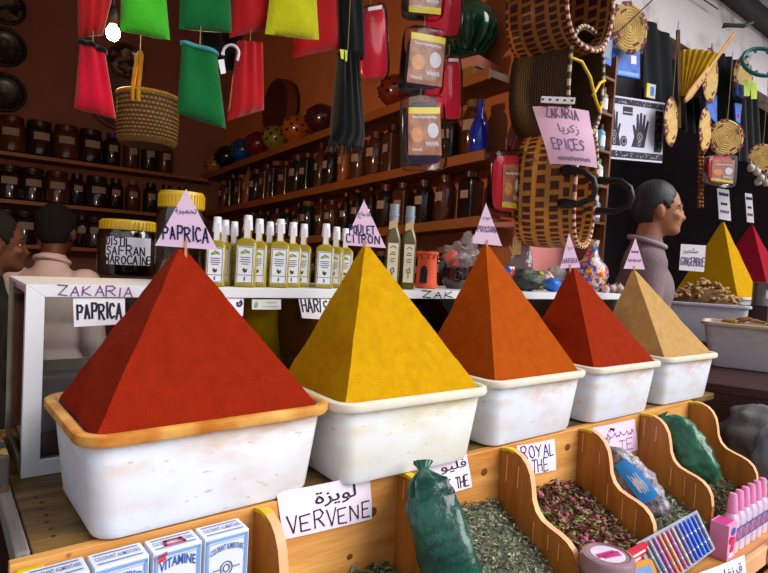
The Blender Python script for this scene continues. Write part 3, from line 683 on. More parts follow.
# clay brazier
CLAY = mat('red_clay', C(196, 74, 40), .7, .12, 20, .15)
o = thing('clay_brazier', 'small red clay brazier with arched opening right of the oil bottles', 'brazier', on_case(426, .42), -.35); o.scale = (1.15, 1.15, 1.25)
b = MB(); b.lathe([(.031, 0), (.033, .01), (.030, .012), (.027, .06), (.0275, .084), (.031, .087), (.031, .094), (.026, .094), (.024, .06), (.026, .014), (0, .012)], 28); b.build('body', CLAY, o, 40)
k = MB(); k.prism([(-.01, .014), (.01, .014), (.01, .045), (.006, .055), (0, .058), (-.006, .055), (-.01, .045)], lambda x, z: Vector((x, -.0338 + .004 * (z > .03), z)), lambda x, z: Vector((x, -.02, z))); k.build('opening', mat('opening_dark', C(20, 10, 8), .9), o, 0)  # solid dark plug filling the arched opening
k = MB()
for i in range(12):
    a = i * math.pi / 6; k.box((.0305 * math.cos(a), .0305 * math.sin(a), .081), (.004, .006, .006), M=Matrix.Rotation(a, 3, 'Z'))
k.build('studs', CLAY, o, 0)
# dark pot with lid beside it
o = thing('dark_pot', 'dark brown glazed pot with a round hole behind the orange brown pyramid', 'pot', on_case(455, .43), 0)
b = MB(); b.lathe([(.03, 0), (.044, .02), (.048, .045), (.042, .066), (.044, .072), (.038, .072), (.034, .04), (0, .01)], 28); b.build('body', glassy('dark_glaze', C(34, 18, 16)), o, 40)
b = MB(); b.tube([(.016 * math.cos(a), -.047, .04 + .016 * math.sin(a)) for a in [i * math.pi / 10 for i in range(20)]], .003, 6, closed=True); b.build('ring_handle', glassy('dark_glaze_ring', C(50, 26, 20)), o, 60)
# wrapped bundle in a plastic bag
def blob(mb, c, r, seed=0, amp=.2, n=20, k=14, fr=3, mi=0):
    o = len(mb.v); mb.ell(c, r, mi, n=n, k=k); c = Vector(c)
    for v in mb.v[o:]:
        d = v - c; e = Vector((d.x / r[0], d.y / r[1], d.z / r[2])); f = 1 + amp * noise.noise(e * fr + Vector((seed, seed, seed))); v.xyz = c + d * f
BAGF = mat('crumpled_clear_plastic', C(160, 140, 140), .25, .3, 20, .5, 40, trans=.45)
o = thing('plastic_bag', 'crumpled clear plastic bag with pink bundle behind the orange brown pyramid', 'bag', on_case(458, .5, ZC + .075), 0)
b = MB(); blob(b, (0, 0, .04), (.06, .045, .045), 3, .5); blob(b, (.03, 0, .075), (.03, .02, .05), 5, .4); b.build('film', BAGF, o, 60)
b = MB(); blob(b, (-.025, -.02, .03), (.03, .03, .03), 8, .4); b.build('contents', mat('pink_bundle', C(190, 90, 90), .8, .3, 30), o, 60)
MOS = voronoi_mat('mosaic_glaze', [C(206, 60, 50), C(40, 80, 180), C(226, 190, 50), C(210, 120, 170), C(60, 140, 90), C(220, 200, 180), C(214, 110, 40), C(90, 70, 150), C(120, 180, 210)], 75, .25)
# long necked mosaic vase
o = thing('mosaic_vase', 'long necked vase of bright mosaic between the brick red and beige pyramids', 'vase', on_case(590, .45), 0)
b = MB(); b.lathe([(.035, 0), (.062, .03), (.075, .07), (.068, .105), (.042, .135), (.026, .16), (.024, .2), (.029, .22), (.024, .222), (.018, .19), (.02, .15), (0, .02)], 36); b.build('body', MOS, o, 50)
o = thing('mosaic_pot', 'squat mosaic pot with stripes lying behind the orange and brick red pyramids', 'pot', on_case(535, .5), .3)
b = MB(); b.lathe([(.04, 0), (.07, .02), (.075, .05), (.06, .072), (.05, .076), (.045, .07), (.06, .05), (0, .01)], 32); b.build('body', voronoi_mat('striped_mosaic', [C(216, 90, 40), C(226, 200, 70), C(60, 140, 70), C(210, 60, 60), C(120, 90, 170), C(230, 220, 190)], 60, .3), o, 50)
o = thing('mosaic_cup', 'small mosaic cup behind the card on the orange brown pyramid', 'cup', on_case(506, .42), 0)
b = MB(); b.lathe([(.02, 0), (.026, .05), (.028, .085), (.025, .085), (.02, .01), (0, .008)], 24); b.build('body', voronoi_mat('checked_mosaic', [C(50, 90, 190), C(210, 60, 60), C(240, 236, 230), C(90, 170, 210)], 70, .3), o, 50)
mb = MB(); blob(mb, (0, 0, .038), (.06, .035, .038), 11, .35, 24, 16)
tag(mb.build('mottled_bag', mat('mottled_grey_plastic', C(110, 116, 104), .4, .6, 50, .4, c2=C(30, 36, 30)), None, 60, loc=on_case(528, .36)), 'mottled grey and black bag low on the case beside the orange pyramid', 'bag')
mb = MB(); blob(mb, (0, 0, .024), (.035, .03, .026), 14, .3, 20, 14)
tag(mb.build('blue_bundle', mat('bright_blue_wrap', C(30, 100, 190), .35, .2, 20, .4), None, 60, loc=on_case(552, .37)), 'bright blue wrapped bundle at the left of the brick red pyramid', 'bundle')
mb = MB(); blob(mb, (0, 0, .05), (.05, .03, .05), 17, .3, 20, 14)
tag(mb.build('grey_sack', mat('pale_grey_plastic', C(140, 132, 134), .35, .3, 24, .4), None, 60, loc=on_case(556, .57)), 'pale grey plastic sack under the lowest basket', 'sack')
for i, (px, t, r_) in enumerate(((606, .34, .016), (612, .38, .018), (619, .36, .02), (625, .42, .018), (616, .44, .02), (609, .45, .017))):
    mb = MB(); blob(mb, (0, 0, r_ * .8), (r_, r_ * .9, r_), i * 3, .2); mb.lathe([(.004, r_ * 1.5), (.003, r_ * 2), (0, r_ * 2.3)], 8)
    tag(mb.build('garlic_bulb', mat('pinkish_skin', C(196, 150, 146), .7, .3, 60, c2=C(226, 206, 200)), None, 60, loc=on_case(px, t), rot=(random.uniform(-.3, .3), 0, i)), 'pinkish garlic bulb in the little heap left of the beige pyramid', 'garlic', 'garlic bulbs on the end of the case')
# clear bag with a hand shaped charm hanging from the pink shelf end
o = thing('charm_bag', 'clear bag with a wooden hand charm hanging beside the orange pyramid card', 'bag', pT(523, 226, .55), 0)
b = MB(); b.loft([[Vector((x * w + .0, y * .03 * w / .05, -z)) for x, y in ((1, 0), (.7, .7), (0, 1), (-.7, .7), (-1, 0), (-.7, -.7), (0, -1), (.7, -.7))] for w, z in ((.006, 0), (.018, .05), (.045, .11), (.052, .16), (.045, .2), (.02, .215))]); b.build('film', BAGF, o, 60)
hm = MB(); hm.box((-.03, -.04, -.1), (.034, .01, .04))
for q in range(4): hm.tube([(-.042 + q * .0085, -.04, -.085), (-.043 + q * .009, -.042, -.05 + .006 * (q in (1, 2)))], [.004, .003], 8)
hm.tube([(-.047, -.04, -.11), (-.058, -.041, -.085)], [.005, .0035], 8)
hm.build('hand_charm', mat('pale_wood_charm', C(214, 166, 110), .6), o, 40)
# ---------------------------------------------------------------- shelves inside the shop
ORD = ['first', 'second', 'third', 'fourth', 'fifth', 'sixth', 'seventh', 'eighth', 'ninth', 'tenth', 'eleventh', 'twelfth', 'thirteenth', 'fourteenth', 'fifteenth', 'sixteenth', 'seventeenth', 'eighteenth', 'nineteenth', 'twentieth']
def shelf(name, label, a, b, depth_dir, th=.03, lip=.04):
    """board between two stall points (s,t,z) on its front edge; depth_dir (ds,dt) to the wall"""
    o = thing(name, label, 'shelf', W(*a), 0); A = W(*a)
    p = [W(*a) - A, W(*b) - A]; q = [W(a[0] + depth_dir[0], a[1] + depth_dir[1], a[2]) - A, W(b[0] + depth_dir[0], b[1] + depth_dir[1], b[2]) - A]
    dz = Vector((0, 0, th)); mb = MB(); mb.hexa([p[0] - dz, p[1] - dz, q[1] - dz, q[0] - dz, p[0], p[1], q[1], q[0]]); mb.build('board', SHELFW, o)
    n = (p[0] - q[0]).normalized() * .012; dz2 = Vector((0, 0, lip))
    mb = MB(); mb.hexa([p[0] + n - dz2, p[1] + n - dz2, p[1] - dz2, p[0] - dz2, p[0] + n + Vector((0, 0, .004)), p[1] + n + Vector((0, 0, .004)), p[1] + Vector((0, 0, .004)), p[0] + Vector((0, 0, .004))]); mb.build('front_strip', mat('shelf_strip', C(150, 84, 38), .5, .15, 6), o)
    return o
RS = [((1.63, .72, .835), (1.63, 3.97, .66)), ((1.63, .72, .495), (1.63, 3.97, .34)), ((1.63, .72, .215), (1.63, 3.97, .02)), ((1.63, .72, -.12), (1.63, 3.97, -.3))]
for i, (a, b) in enumerate(RS):
    shelf('wall_shelf', ['topmost', 'second from top', 'third from top', 'lowest'][i] + ' wooden shelf along the right wall of the shop', a, b, (.2, 0))
for i, z in enumerate((.61, .285, -.02, -.34)):
    shelf('wall_shelf', ['topmost', 'second from top', 'third from top', 'lowest'][i] + ' wooden shelf across the back wall of the shop', (-1.33, 3.78, z), (1.6, 3.78, z), (0, .21), .02, .022)
BOT = [glassy('dark_bottle_glass', C(36, 26, 26), .12, .3, 12), glassy('brown_bottle_glass', C(80, 42, 30), .14, .3, 12), glassy('amber_bottle_glass', C(150, 84, 34), .14, .3, 12), glassy('green_bottle_glass', C(30, 36, 24), .12, .3, 12)]
CAPS = [mat('dark_cap', C(40, 24, 22), .4), mat('red_brown_cap', C(80, 30, 24), .4), mat('wood_cap', C(120, 82, 50), .6), mat('blue_cap', C(30, 60, 120), .4)]
LBL = [mat('dull_label', C(160, 140, 124), .7, .1), mat('pinkish_label', C(170, 136, 126), .7, .1)]
def bottle_proto(kind, bm, cm, lm, face):
    """face: direction of the label; parts body, cap, label"""
    o = bpy.data.objects.new('spice_bottle', None); col.objects.link(o)
    b = MB()
    if kind == 'square':
        b.loft([rrect(.1, .1, .012, 0), rrect(.1, .1, .012, .2), rrect(.07, .07, .02, .215), rrect(.06, .06, .025, .225)]); b.build('body', bm, o, 40)
        c = MB(); c.lathe([(.036, .222), (.036, .25), (0, .252)], 16); c.build('cap', cm, o, 40); r = .0505
    elif kind == 'round':
        b.lathe([(.05, 0), (.056, .01), (.056, .17), (.045, .2), (.032, .21), (.032, .225)], 22); b.build('body', bm, o, 40)
        c = MB(); c.lathe([(.038, .215), (.038, .245), (0, .247)], 18); c.build('cap', cm, o, 40); r = .0565
    elif kind == 'slim':
        b.lathe([(.036, 0), (.04, .008), (.04, .18), (.02, .22), (.016, .25)], 20); b.build('body', bm, o, 40)
        c = MB(); c.lathe([(.02, .245), (.02, .275), (0, .277)], 14); c.build('cap', cm, o, 40); r = .0405
    else:
        b.lathe([(.07, 0), (.088, .014), (.09, .16), (.075, .195), (.062, .2), (.062, .215)], 26); b.build('body', bm, o, 40)
        c = MB(); c.lathe([(.07, .205), (.072, .21), (.072, .24), (.066, .245), (0, .246)], 24); c.build('lid', cm, o, 40); r = .0905
    l = MB(); w = {'square': .05, 'round': .06, 'slim': .045, 'big': .1}[kind]; hh = {'square': .04, 'round': .045, 'slim': .04, 'big': .05}[kind]
    if kind == 'square': l.box((0, -r - .0005, .13), (w, .001, hh))
    else:
        l.lathe([(r + .0008, .11), (r + .0008, .11 + hh)], 8, a0=-math.pi / 2 - w / r / 2, a1=-math.pi / 2 + w / r / 2)
    l.build('label', lm, o, 0)
    return o
PROTO = {}
def bottle(kind, bi, ci, li, loc, rz, label, group, k=1):
    key = (kind, bi, ci, li)
    if key not in PROTO:
        o = bottle_proto(kind, BOT[bi], CAPS[ci], LBL[li], 0); PROTO[key] = o; o.location = loc; o.rotation_euler = (0, 0, rz)
        tag(o, label, 'bottle' if kind != 'big' else 'jar', group)
    else: o = dup(PROTO[key], loc, rz, label, group)
    o.name = 'spice_bottle' if kind != 'big' else 'spice_jar'; o.scale = (k, k, k)
    return o
def zon(i, t): a, b = RS[i]; return a[2] + (b[2] - a[2]) * (t - a[1]) / (b[1] - a[1])
LS = TH - R(90)         # labels towards the room from the right wall
rnd = random.Random(5)
for row, names, h in ((1, 'second right wall shelf down', 1.0), (2, 'third right wall shelf down', .92), (3, 'lowest shelf of the right wall', .92)):
    t = .80; k = 0
    while t < 3.75 and k < 20:
        kind = rnd.choice(['square', 'round', 'slim', 'square', 'round']); w = {'square': .13, 'round': .13, 'slim': .105}[kind]
        t += w / 2
        bottle(kind, rnd.choice([0, 1, 1, 2, 2, 3]) if row == 1 else rnd.choice([0, 0, 0, 1, 3]), rnd.choice([0, 1, 2]), rnd.choice([0, 1]), W(1.695 + rnd.uniform(-.008, .012), t, zon(row, t) + .0045), LS + rnd.uniform(-.2, .2),
               f'dark bottle, {ORD[k]} from the street on the {names}', f'bottles on the {names}', h * rnd.uniform(.92, 1.06))
        t += w / 2 + .02; k += 1
# jars across the back wall, told apart by counting from the left edge of the picture
def backrow(z, px, kinds, what, group, k=1):
    for i, (x, kd) in enumerate(zip(px, kinds)):
        P = pT(x, 150, 3.87); s, t, _ = ST(P)
        kind, bi, ci, li = kd
        bottle(kind, bi, ci, li, W(s, 3.87, z + .0045), TH + rnd.uniform(-.15, .15), f'{what}, {ORD[i]} from the left edge', group, k)
B_ = ('big', 1, 1, 0); B0 = ('big', 0, 0, 0)
backrow(.61, [11, 39, 66, 90], [B_, B0, B_, B0], 'large dark lidded jar on the topmost back shelf', 'large jars on the topmost back shelf', 1.04)
backrow(.61, [112, 131, 149, 165], [('round', 0, 3, 0), ('round', 1, 2, 0), ('round', 3, 0, 0), ('round', 1, 2, 1)], 'labelled bottle on the topmost back shelf under the straw basket', 'bottles under the straw basket', 1.05)
backrow(.285, [10, 33, 58, 78, 98, 117, 134, 152, 168, 184], [B0, B0, B_, ('round', 0, 0, 0), B0, ('round', 0, 0, 0), ('round', 1, 2, 0), ('round', 0, 0, 0), ('round', 1, 0, 0), ('round', 0, 0, 1)], 'dark jar on the second back shelf', 'jars on the second back shelf', .98)
backrow(-.02, [8, 26, 84, 97, 112, 128, 145, 160], [B0, B0, ('round', 0, 0, 0), B0, B0, ('round', 0, 0, 0), B_, B0], 'dark jar on the third back shelf behind the heads', 'jars on the third back shelf', .98)
# pottery along the topmost right hand shelf
def pot(px, r, c, label, kind='pot'):
    r = min(r, .108); sx = 1.815 - r
    a = ray(px, 120)
    k = a.x * cU + sU; Y = (sx + OX * cU + OY * sU) / k
    t = -(a.x * Y - OX) * sU + (Y - OY) * cU
    o = thing(kind if kind != 'pot' else 'pottery_lantern', label, 'pottery', W(sx, t, zon(0, t) + .0045), 0, 'glazed pottery on the topmost right shelf')
    g = glassy('glaze', c, .2, .25, 20); b = MB()
    b.lathe([(r * .55, 0), (r * .6, r * .12), (r * .5, r * .3), (r * .8, r * .55), (r, r * 1.05), (r * .85, r * 1.55), (r * .45, r * 1.85), (r * .3, r * 1.9), (r * .28, r * 1.8), (0, r * 1.7)], 26); h = b; i0 = len(b.m)
    for q in range(3):
        for i in range(9):
            an = i * 2 * math.pi / 9 + q * .35; el = -.25 + q * .4
            p = Vector((r * .985 * math.cos(an) * math.cos(el), r * .985 * math.sin(an) * math.cos(el), r * 1.05 + r * .8 * math.sin(el))); h.ell(p, (r * .09,) * 3, n=8, k=6)
    for q in range(i0, len(b.m)): b.m[q] = 1
    b.build('body', [g, mat('hole_dark', C(14, 8, 8), .8)], o, 50)
pot(217, .09, C(180, 120, 80), 'small spotted brown pottery piece at the far corner of the top shelf')
pot(229, .11, C(20, 24, 40), 'dark blue black pottery pot beside the small spotted piece')
pot(245, .11, C(24, 70, 140), 'blue glazed pottery pot below the hanging green mitt')
pot(260, .12, C(110, 24, 28), 'dark red glazed pottery pot below the hanging red mitt')
pot(277, .105, C(130, 120, 40), 'olive pierced pottery lantern on the topmost right shelf')
pot(297, .11, C(170, 84, 36), 'orange pierced pottery lantern on the topmost right shelf')
pot(322, .125, C(70, 24, 22), 'large dark red pierced lantern beside the black stocking')
pot(395, .10, C(120, 40, 24), 'reddish glazed pot on the topmost right shelf beside the packets')
P = pT(275, 118, 0)
def onS(px, py, s):         # the point of the plane s = const
    a = ray(px, py); k = a.x * cU + sU; Y = (s + OX * cU + OY * sU) / k
    return a * Y + Vector((0, 0, H))
o = thing('frame_drum', 'round frame drum leaning on the right wall behind the red mitt', 'drum', onS(279, 108, 1.74), 0, rot=(0, 0, TH))
mb = MB(); Mx = Matrix.Rotation(R(90), 3, 'Y') @ Matrix.Scale(1, 3); mb.lathe([(.19, -.035), (.2, -.035), (.2, .035), (.19, .035), (.19, -.035)], 40, M=Mx); mb.build('hoop', mat('drum_hoop', C(110, 56, 36), .5), o, 40)
mb = MB(); mb.lathe([(0, -.03), (.19, -.032)], 40, M=Mx); mb.build('skin', mat('drum_skin', C(70, 52, 54), .6), o, 40)
# things on the near end of the right shelves
mb = MB(); mb.lathe([(.05, 0), (.075, .02), (.07, .03), (.12, .09), (.135, .15), (.12, .21), (.08, .24), (.07, .25), (.06, .25), (.05, .24), (0, .23)], 32)
for i in range(16):
    a = i * math.pi / 8; mb.tube([((.05 + .085 * math.sin(math.pi * (j + 1) / 10)) * math.cos(a), (.05 + .085 * math.sin(math.pi * (j + 1) / 10)) * math.sin(a), .03 + .2 * j / 8) for j in range(9)], .008, 6)
s_, t_, z_ = ST(onS(478, 75, 1.73)); LZ = zon(0, t_) + .006
BOXC = [mat('pink_box_card', C(200, 130, 120), .6), mat('ochre_box_card', C(140, 100, 30), .6)]
for i, (dz, hh, nm) in enumerate(((0, .045, 'ochre flat box under the pink box on the right shelf end'), (.0455, .05, 'pale pink flat box under the green glass lantern'))):
    b = MB(); b.box((0, 0, hh / 2), (.2 - .02 * i, .17, hh)); tag(b.build('flat_box', BOXC[1 - i], None, 0, loc=W(1.73, t_ + .03, LZ + dz), rot=(0, 0, TH + .15 * i), bevel=.002), nm, 'box', 'flat boxes on the right shelf end')
tag(mb.build('glass_lantern', glassy('dark_green_glass', C(20, 60, 44), .12, .4, 12), None, 50, loc=W(1.672, t_ + .03, LZ + .097), rot=(0, 0, .4)), 'dark green ribbed glass lantern on the flat boxes', 'lantern')
s_, t_, z_ = ST(onS(470, 120, 1.66))
b = thing('blue_bottle', 'cobalt blue glass bottle on the near end of the second right shelf', 'bottle', W(1.605 + .04, .78, zon(1, .78) + .0045), 0)
mb = MB(); mb.lathe([(.035, 0), (.04, .01), (.04, .1), (.03, .13), (.014, .15), (.014, .2)], 20); mb.build('body', glassy('cobalt_glass', C(30, 50, 190), .1, .3, 10), b, 40)
mb = MB(); mb.lathe([(.018, .195), (.018, .225), (0, .226)], 14); mb.build('stopper', mat('blue_stopper', C(40, 50, 120), .4), b, 40)
mb = MB(); mb.box((0, 0, .11), (.03, .12, .22)); tag(mb.build('dark_red_box', mat('dark_red_box', C(96, 26, 40), .5), None, 0, loc=W(1.70, .70 - .04, zon(1, .72) + .012), rot=(0, R(14), TH - .9), bevel=.002), 'dark red box leaning on the end of the second right shelf by the pillar', 'box')
mb = MB(); mb.hexa([W(1.62, .5, .17), W(1.86, .5, .17), W(1.86, .64, .17), W(1.62, .64, .17), W(1.62, .5, .19), W(1.86, .5, .19), W(1.86, .64, .19), W(1.62, .64, .19)])
tag(mb.build('pink_shelf', PINKP), 'short pink painted shelf beside the pillar above the charm bag', 'shelf')

# ---------------------------------------------------------------- on the back wall
def disc(name, label, P, r, m, n=R(0), th=.03, ring=None, rings=3):
    o = thing(name, label, 'wall plate', P, 0, rot=(R(90), 0, n))
    mb = MB(); mb.lathe([(0, 0), (r * .5, .004), (r * .9, .012), (r, th), (r * .97, th + .003), (r * .86, .02), (r * .5, .012), (0, .008)], 36); mb.build('plate', m, o, 50)
    if ring:
        mb = MB(); mb.tube([(r * .98 * math.cos(a), r * .98 * math.sin(a), th) for a in [i * math.pi / 18 for i in range(36)]], .012, 8, closed=True); mb.build('rim', ring, o, 60)
    return o
disc('wall_plate', 'dark patterned round plate at the top left edge of the back wall', pT(5, 8, 3.92), .115, voronoi_mat('dark_pattern', [C(20, 16, 16), C(90, 80, 70), C(40, 30, 28), C(120, 110, 100)], 22, .35), TH, ring=BLACK)
disc('wall_plate', 'dark mottled round plate, middle of the three at the left edge', pT(4, 48, 3.92), .125, voronoi_mat('black_mosaic', [C(24, 22, 20), C(46, 42, 34), C(34, 30, 30), C(70, 64, 50)], 60, .3), TH, ring=BLACK)
disc('wall_plate', 'dark mottled round plate, lowest of the three at the left edge', pT(4, 93, 3.92), .125, voronoi_mat('black_mosaic_lower', [C(20, 20, 18), C(40, 36, 30), C(28, 24, 24), C(60, 52, 44)], 60, .3), TH, ring=BLACK)
disc('wall_plate', 'shiny dark plate with silver glints behind the light bulb', pT(125, 62, 3.92), .125, voronoi_mat('silver_pattern', [C(50, 36, 30), C(120, 104, 92), C(70, 54, 46), C(150, 140, 130)], 30, .2), TH, ring=mat('dark_rim', C(60, 40, 30), .4))
disc('wall_plate', 'large round tray with a brown rim behind the straw basket', pT(118, 102, 3.93), .21, mat('grey_tray', C(84, 72, 74), .5), TH, ring=mat('tray_rim', C(120, 80, 40), .5))

# ---------------------------------------------------------------- light bulb
BP = pT(113, 33, 1.1)
o = thing('light_bulb', 'bare lit light bulb hanging between the red and bright green mitts', 'light bulb', BP, 0)
mb = MB(); mb.ell((0, 0, 0), (.021, .021, .025), n=20, k=14); mb.build('glass_bulb', emit('bulb_glow', C(255, 214, 150), 60), o, 60)
mb = MB(); mb.lathe([(.014, .026), (.018, .04), (.018, .07), (.006, .085), (0, .086)], 14); mb.build('holder', CAPS[0], o, 50)
mb = MB(); mb.tube([(0, 0, .08), (0, 0, 2.75 - (BP.z - H))], .003, 6); mb.build('cord', BLACK, o, 0)
pl = bpy.data.lights.new('bulb_light', 'POINT'); pl.energy = 22; pl.color = (1, .68, .36); pl.shadow_soft_size = .04
lo = bpy.data.objects.new('bulb_light', pl); col.objects.link(lo); lo.location = BP + Vector((0, 0, -.06))
# ---------------------------------------------------------------- felt mitts hanging at the shop front
def felt(name, c, k=.12): return mat(name, c, .95, k, 14, .25, 160, sheen=.3, spec=.1)
F_RED = felt('red_felt', C(168, 14, 20)); F_PINK = felt('crimson_felt', C(190, 6, 40)); F_LIME = felt('bright_green_felt', C(66, 180, 36)); F_GRN = felt('green_felt', C(4, 98, 44)); F_YEL = felt('yellow_felt', C(192, 190, 16)); F_BLK = felt('black_felt', C(5, 5, 7), .3)
HT = .62                    # depth of the hanging line behind the tub line
mb = MB(); p0, p1 = W(-1.2, HT, 1.62), W(3.5, HT, 1.64)
mb.tube([p0 + (p1 - p0) * i / 20 - Vector((0, 0, .05 * math.sin(math.pi * i / 20))) for i in range(21)], .004, 6)
tag(mb.build('hanging_line', mat('line_cord', C(60, 50, 44), .8), None, 60), 'dark cord strung along the shop front carrying the mitts and packets', 'cord')
def mitt(label, q, m, t=HT, bulge=.025, cuff=None, folds=2, seed=0, cut=0, group='felt mitts hanging at the shop front', loop=True, name='felt_mitt'):
    """q: TL, TR, BR, BL photo positions in the plane t; a soft hollow pouch, open above"""
    P = [pT(x, y, t) for x, y in q]; c = sum(P, Vector()) / 4; P = [p - c for p in P]
    o = thing(name, label, 'mitt', c, 0, group)
    f0 = quadmap(P, 0, 0); n = f0(.5, .5)[1]; NU, NV = 18, 16; rs = random.Random(seed); ph = rs.uniform(0, 6)
    def pt(a, b, side):         # side +1 front, -1 back
        e = (1 - abs(2 * a - 1) ** 2.6) ** .5 * (1 - .85 * max(0, 1 - b * 5) ** 2)
        w = .006 * math.sin(a * 6.28 * folds + ph + b * 1.5) * (1 - abs(2 * a - 1) ** 4) * (.3 + .7 * b)
        return f0(a, b)[0] + n * (side * bulge * e * (.55 + .45 * (1 - b)) + w)
    rings = []
    for j in range(NV + 1):
        b = j / NV; rings.append([pt(i / NU, b, 1) for i in range(NU + 1)] + [pt(i / NU, b, -1) for i in range(NU - 1, 0, -1)])
    mb = MB(); mb.loft(rings, cap=(True, True)); mb.build('pouch', m, o, 60)
    if cuff:
        mb = MB(); path = rings[-1]; mb.tube([p + Vector((0, 0, .001)) for p in path], .0065, 8, closed=True); mb.build('cuff', cuff, o, 60)
    if loop:
        top = (P[0] + P[1]) / 2; zt = 1.56 + H - c.z
        mb = MB(); mb.tube([top - Vector((0, 0, .004)), Vector((top.x, top.y, max(zt, top.z + .03)))], .0014, 5); mb.build('hanging_string', mat('string', C(150, 130, 90), .8), o, 0)
    return o
mitt('red felt mitt at the top left beside the light bulb', [(77, -34), (119, -30), (103, 35), (78, 37)], F_RED, .64, seed=1, folds=3)
mitt('bright lime green felt mitt in the upper row right of the bulb', [(122, -40), (163, -38), (170, 40), (120, 31)], F_LIME, .62, seed=2, folds=1)
mitt('crimson felt mitt with a dark cuff below the light bulb', [(80, 42), (105, 53), (116, 119), (74, 108)], F_PINK, .63, cuff=F_BLK, seed=3)
mitt('dark green felt mitt in the upper row above the lower green one', [(181, -40), (229, -38), (232, 33), (179, 29)], F_GRN, .63, seed=4, folds=1)
mitt('dark red felt mitt in the upper row between green and yellow', [(235, -40), (272, -42), (277, 27), (229, 38)], F_RED, .64, seed=5)
mitt('yellow felt mitt in the upper row', [(275, -45), (314, -45), (319, 40), (265, 34)], F_YEL, .60, seed=6, folds=1)
mitt('red felt mitt half hidden behind the yellow mitt', [(300, -40), (335, -44), (340, 49), (293, 58)], F_RED, .68, seed=7, folds=1)
mitt('dark green felt mitt with blue edged cuff in the lower row', [(182, 43), (217, 55), (226, 129), (177, 113)], F_GRN, .62, seed=8, folds=1, cuff=mat('blue_yellow_edge', C(60, 140, 150), .8))
mitt('dark red felt mitt in the lower row right of the green one', [(237, 41), (263, 44), (264, 110), (227, 121)], F_RED, .63, seed=9, folds=3)
mitt('black felt mitt behind the two lower row mitts', [(202, 30), (244, 32), (240, 72), (206, 70)], F_BLK, .70, seed=10)
o = mitt('long black stocking hanging from the line right of the red mitts', [(337, -40), (362, -42), (364, 60), (341, 60)], F_BLK, .66, seed=11, name='black_stocking', group='black stockings')
o = mitt('bunched black stocking with a lime tag and fringed foot', [(338, 52), (357, 52), (364, 148), (330, 142)], F_BLK, .62, bulge=.04, seed=12, folds=4, name='black_stocking', group='black stockings')
c = Vector(o.location); mb = MB(); p = [pT(x, y, .6) - c for x, y in ((340, 49), (350, 51), (349, 63), (341, 58))]
mb.add(p + [v + Vector((0, .002, 0)) for v in p], [(3, 2, 1, 0), (4, 5, 6, 7), (0, 1, 5, 4), (1, 2, 6, 5), (2, 3, 7, 6), (3, 0, 4, 7)]); mb.build('lime_tag', mat('lime_tag', C(200, 220, 40), .6), o, 0)
mb = MB()
for i in range(16):
    x = 331 + i * 2.1; a = pT(x, 138, .62) - c; b2 = pT(x + random.uniform(-3, 3), random.uniform(146, 156), .62) - c; mb.tube([a, (a + b2) / 2 + Vector((.003, 0, 0)), b2], [.006, .005, .003], 6)
mb.build('fringe', F_BLK, o, 60)
mb = MB(); cc = pT(231, 53, .6); mb.tube([(.022 * math.cos(a), 0, .022 * math.sin(a)) for a in [R(200 - 22 * i) for i in range(11)]] + [(.018, 0, -.02)], .004, 8)
tag(mb.build('white_hook', NOZ, None, 60, loc=cc), 'white plastic hook between the lower green and red mitts', 'hook')
mb = MB(); pp = [pT(x, y, .61) for x, y in ((218, 60), (224, 59), (226, 73), (221, 74))]
card('cloth_tag', 'small white cloth tag beside the lower green mitt', 'tag', pp, PAPER, INKD, [], bow=0)

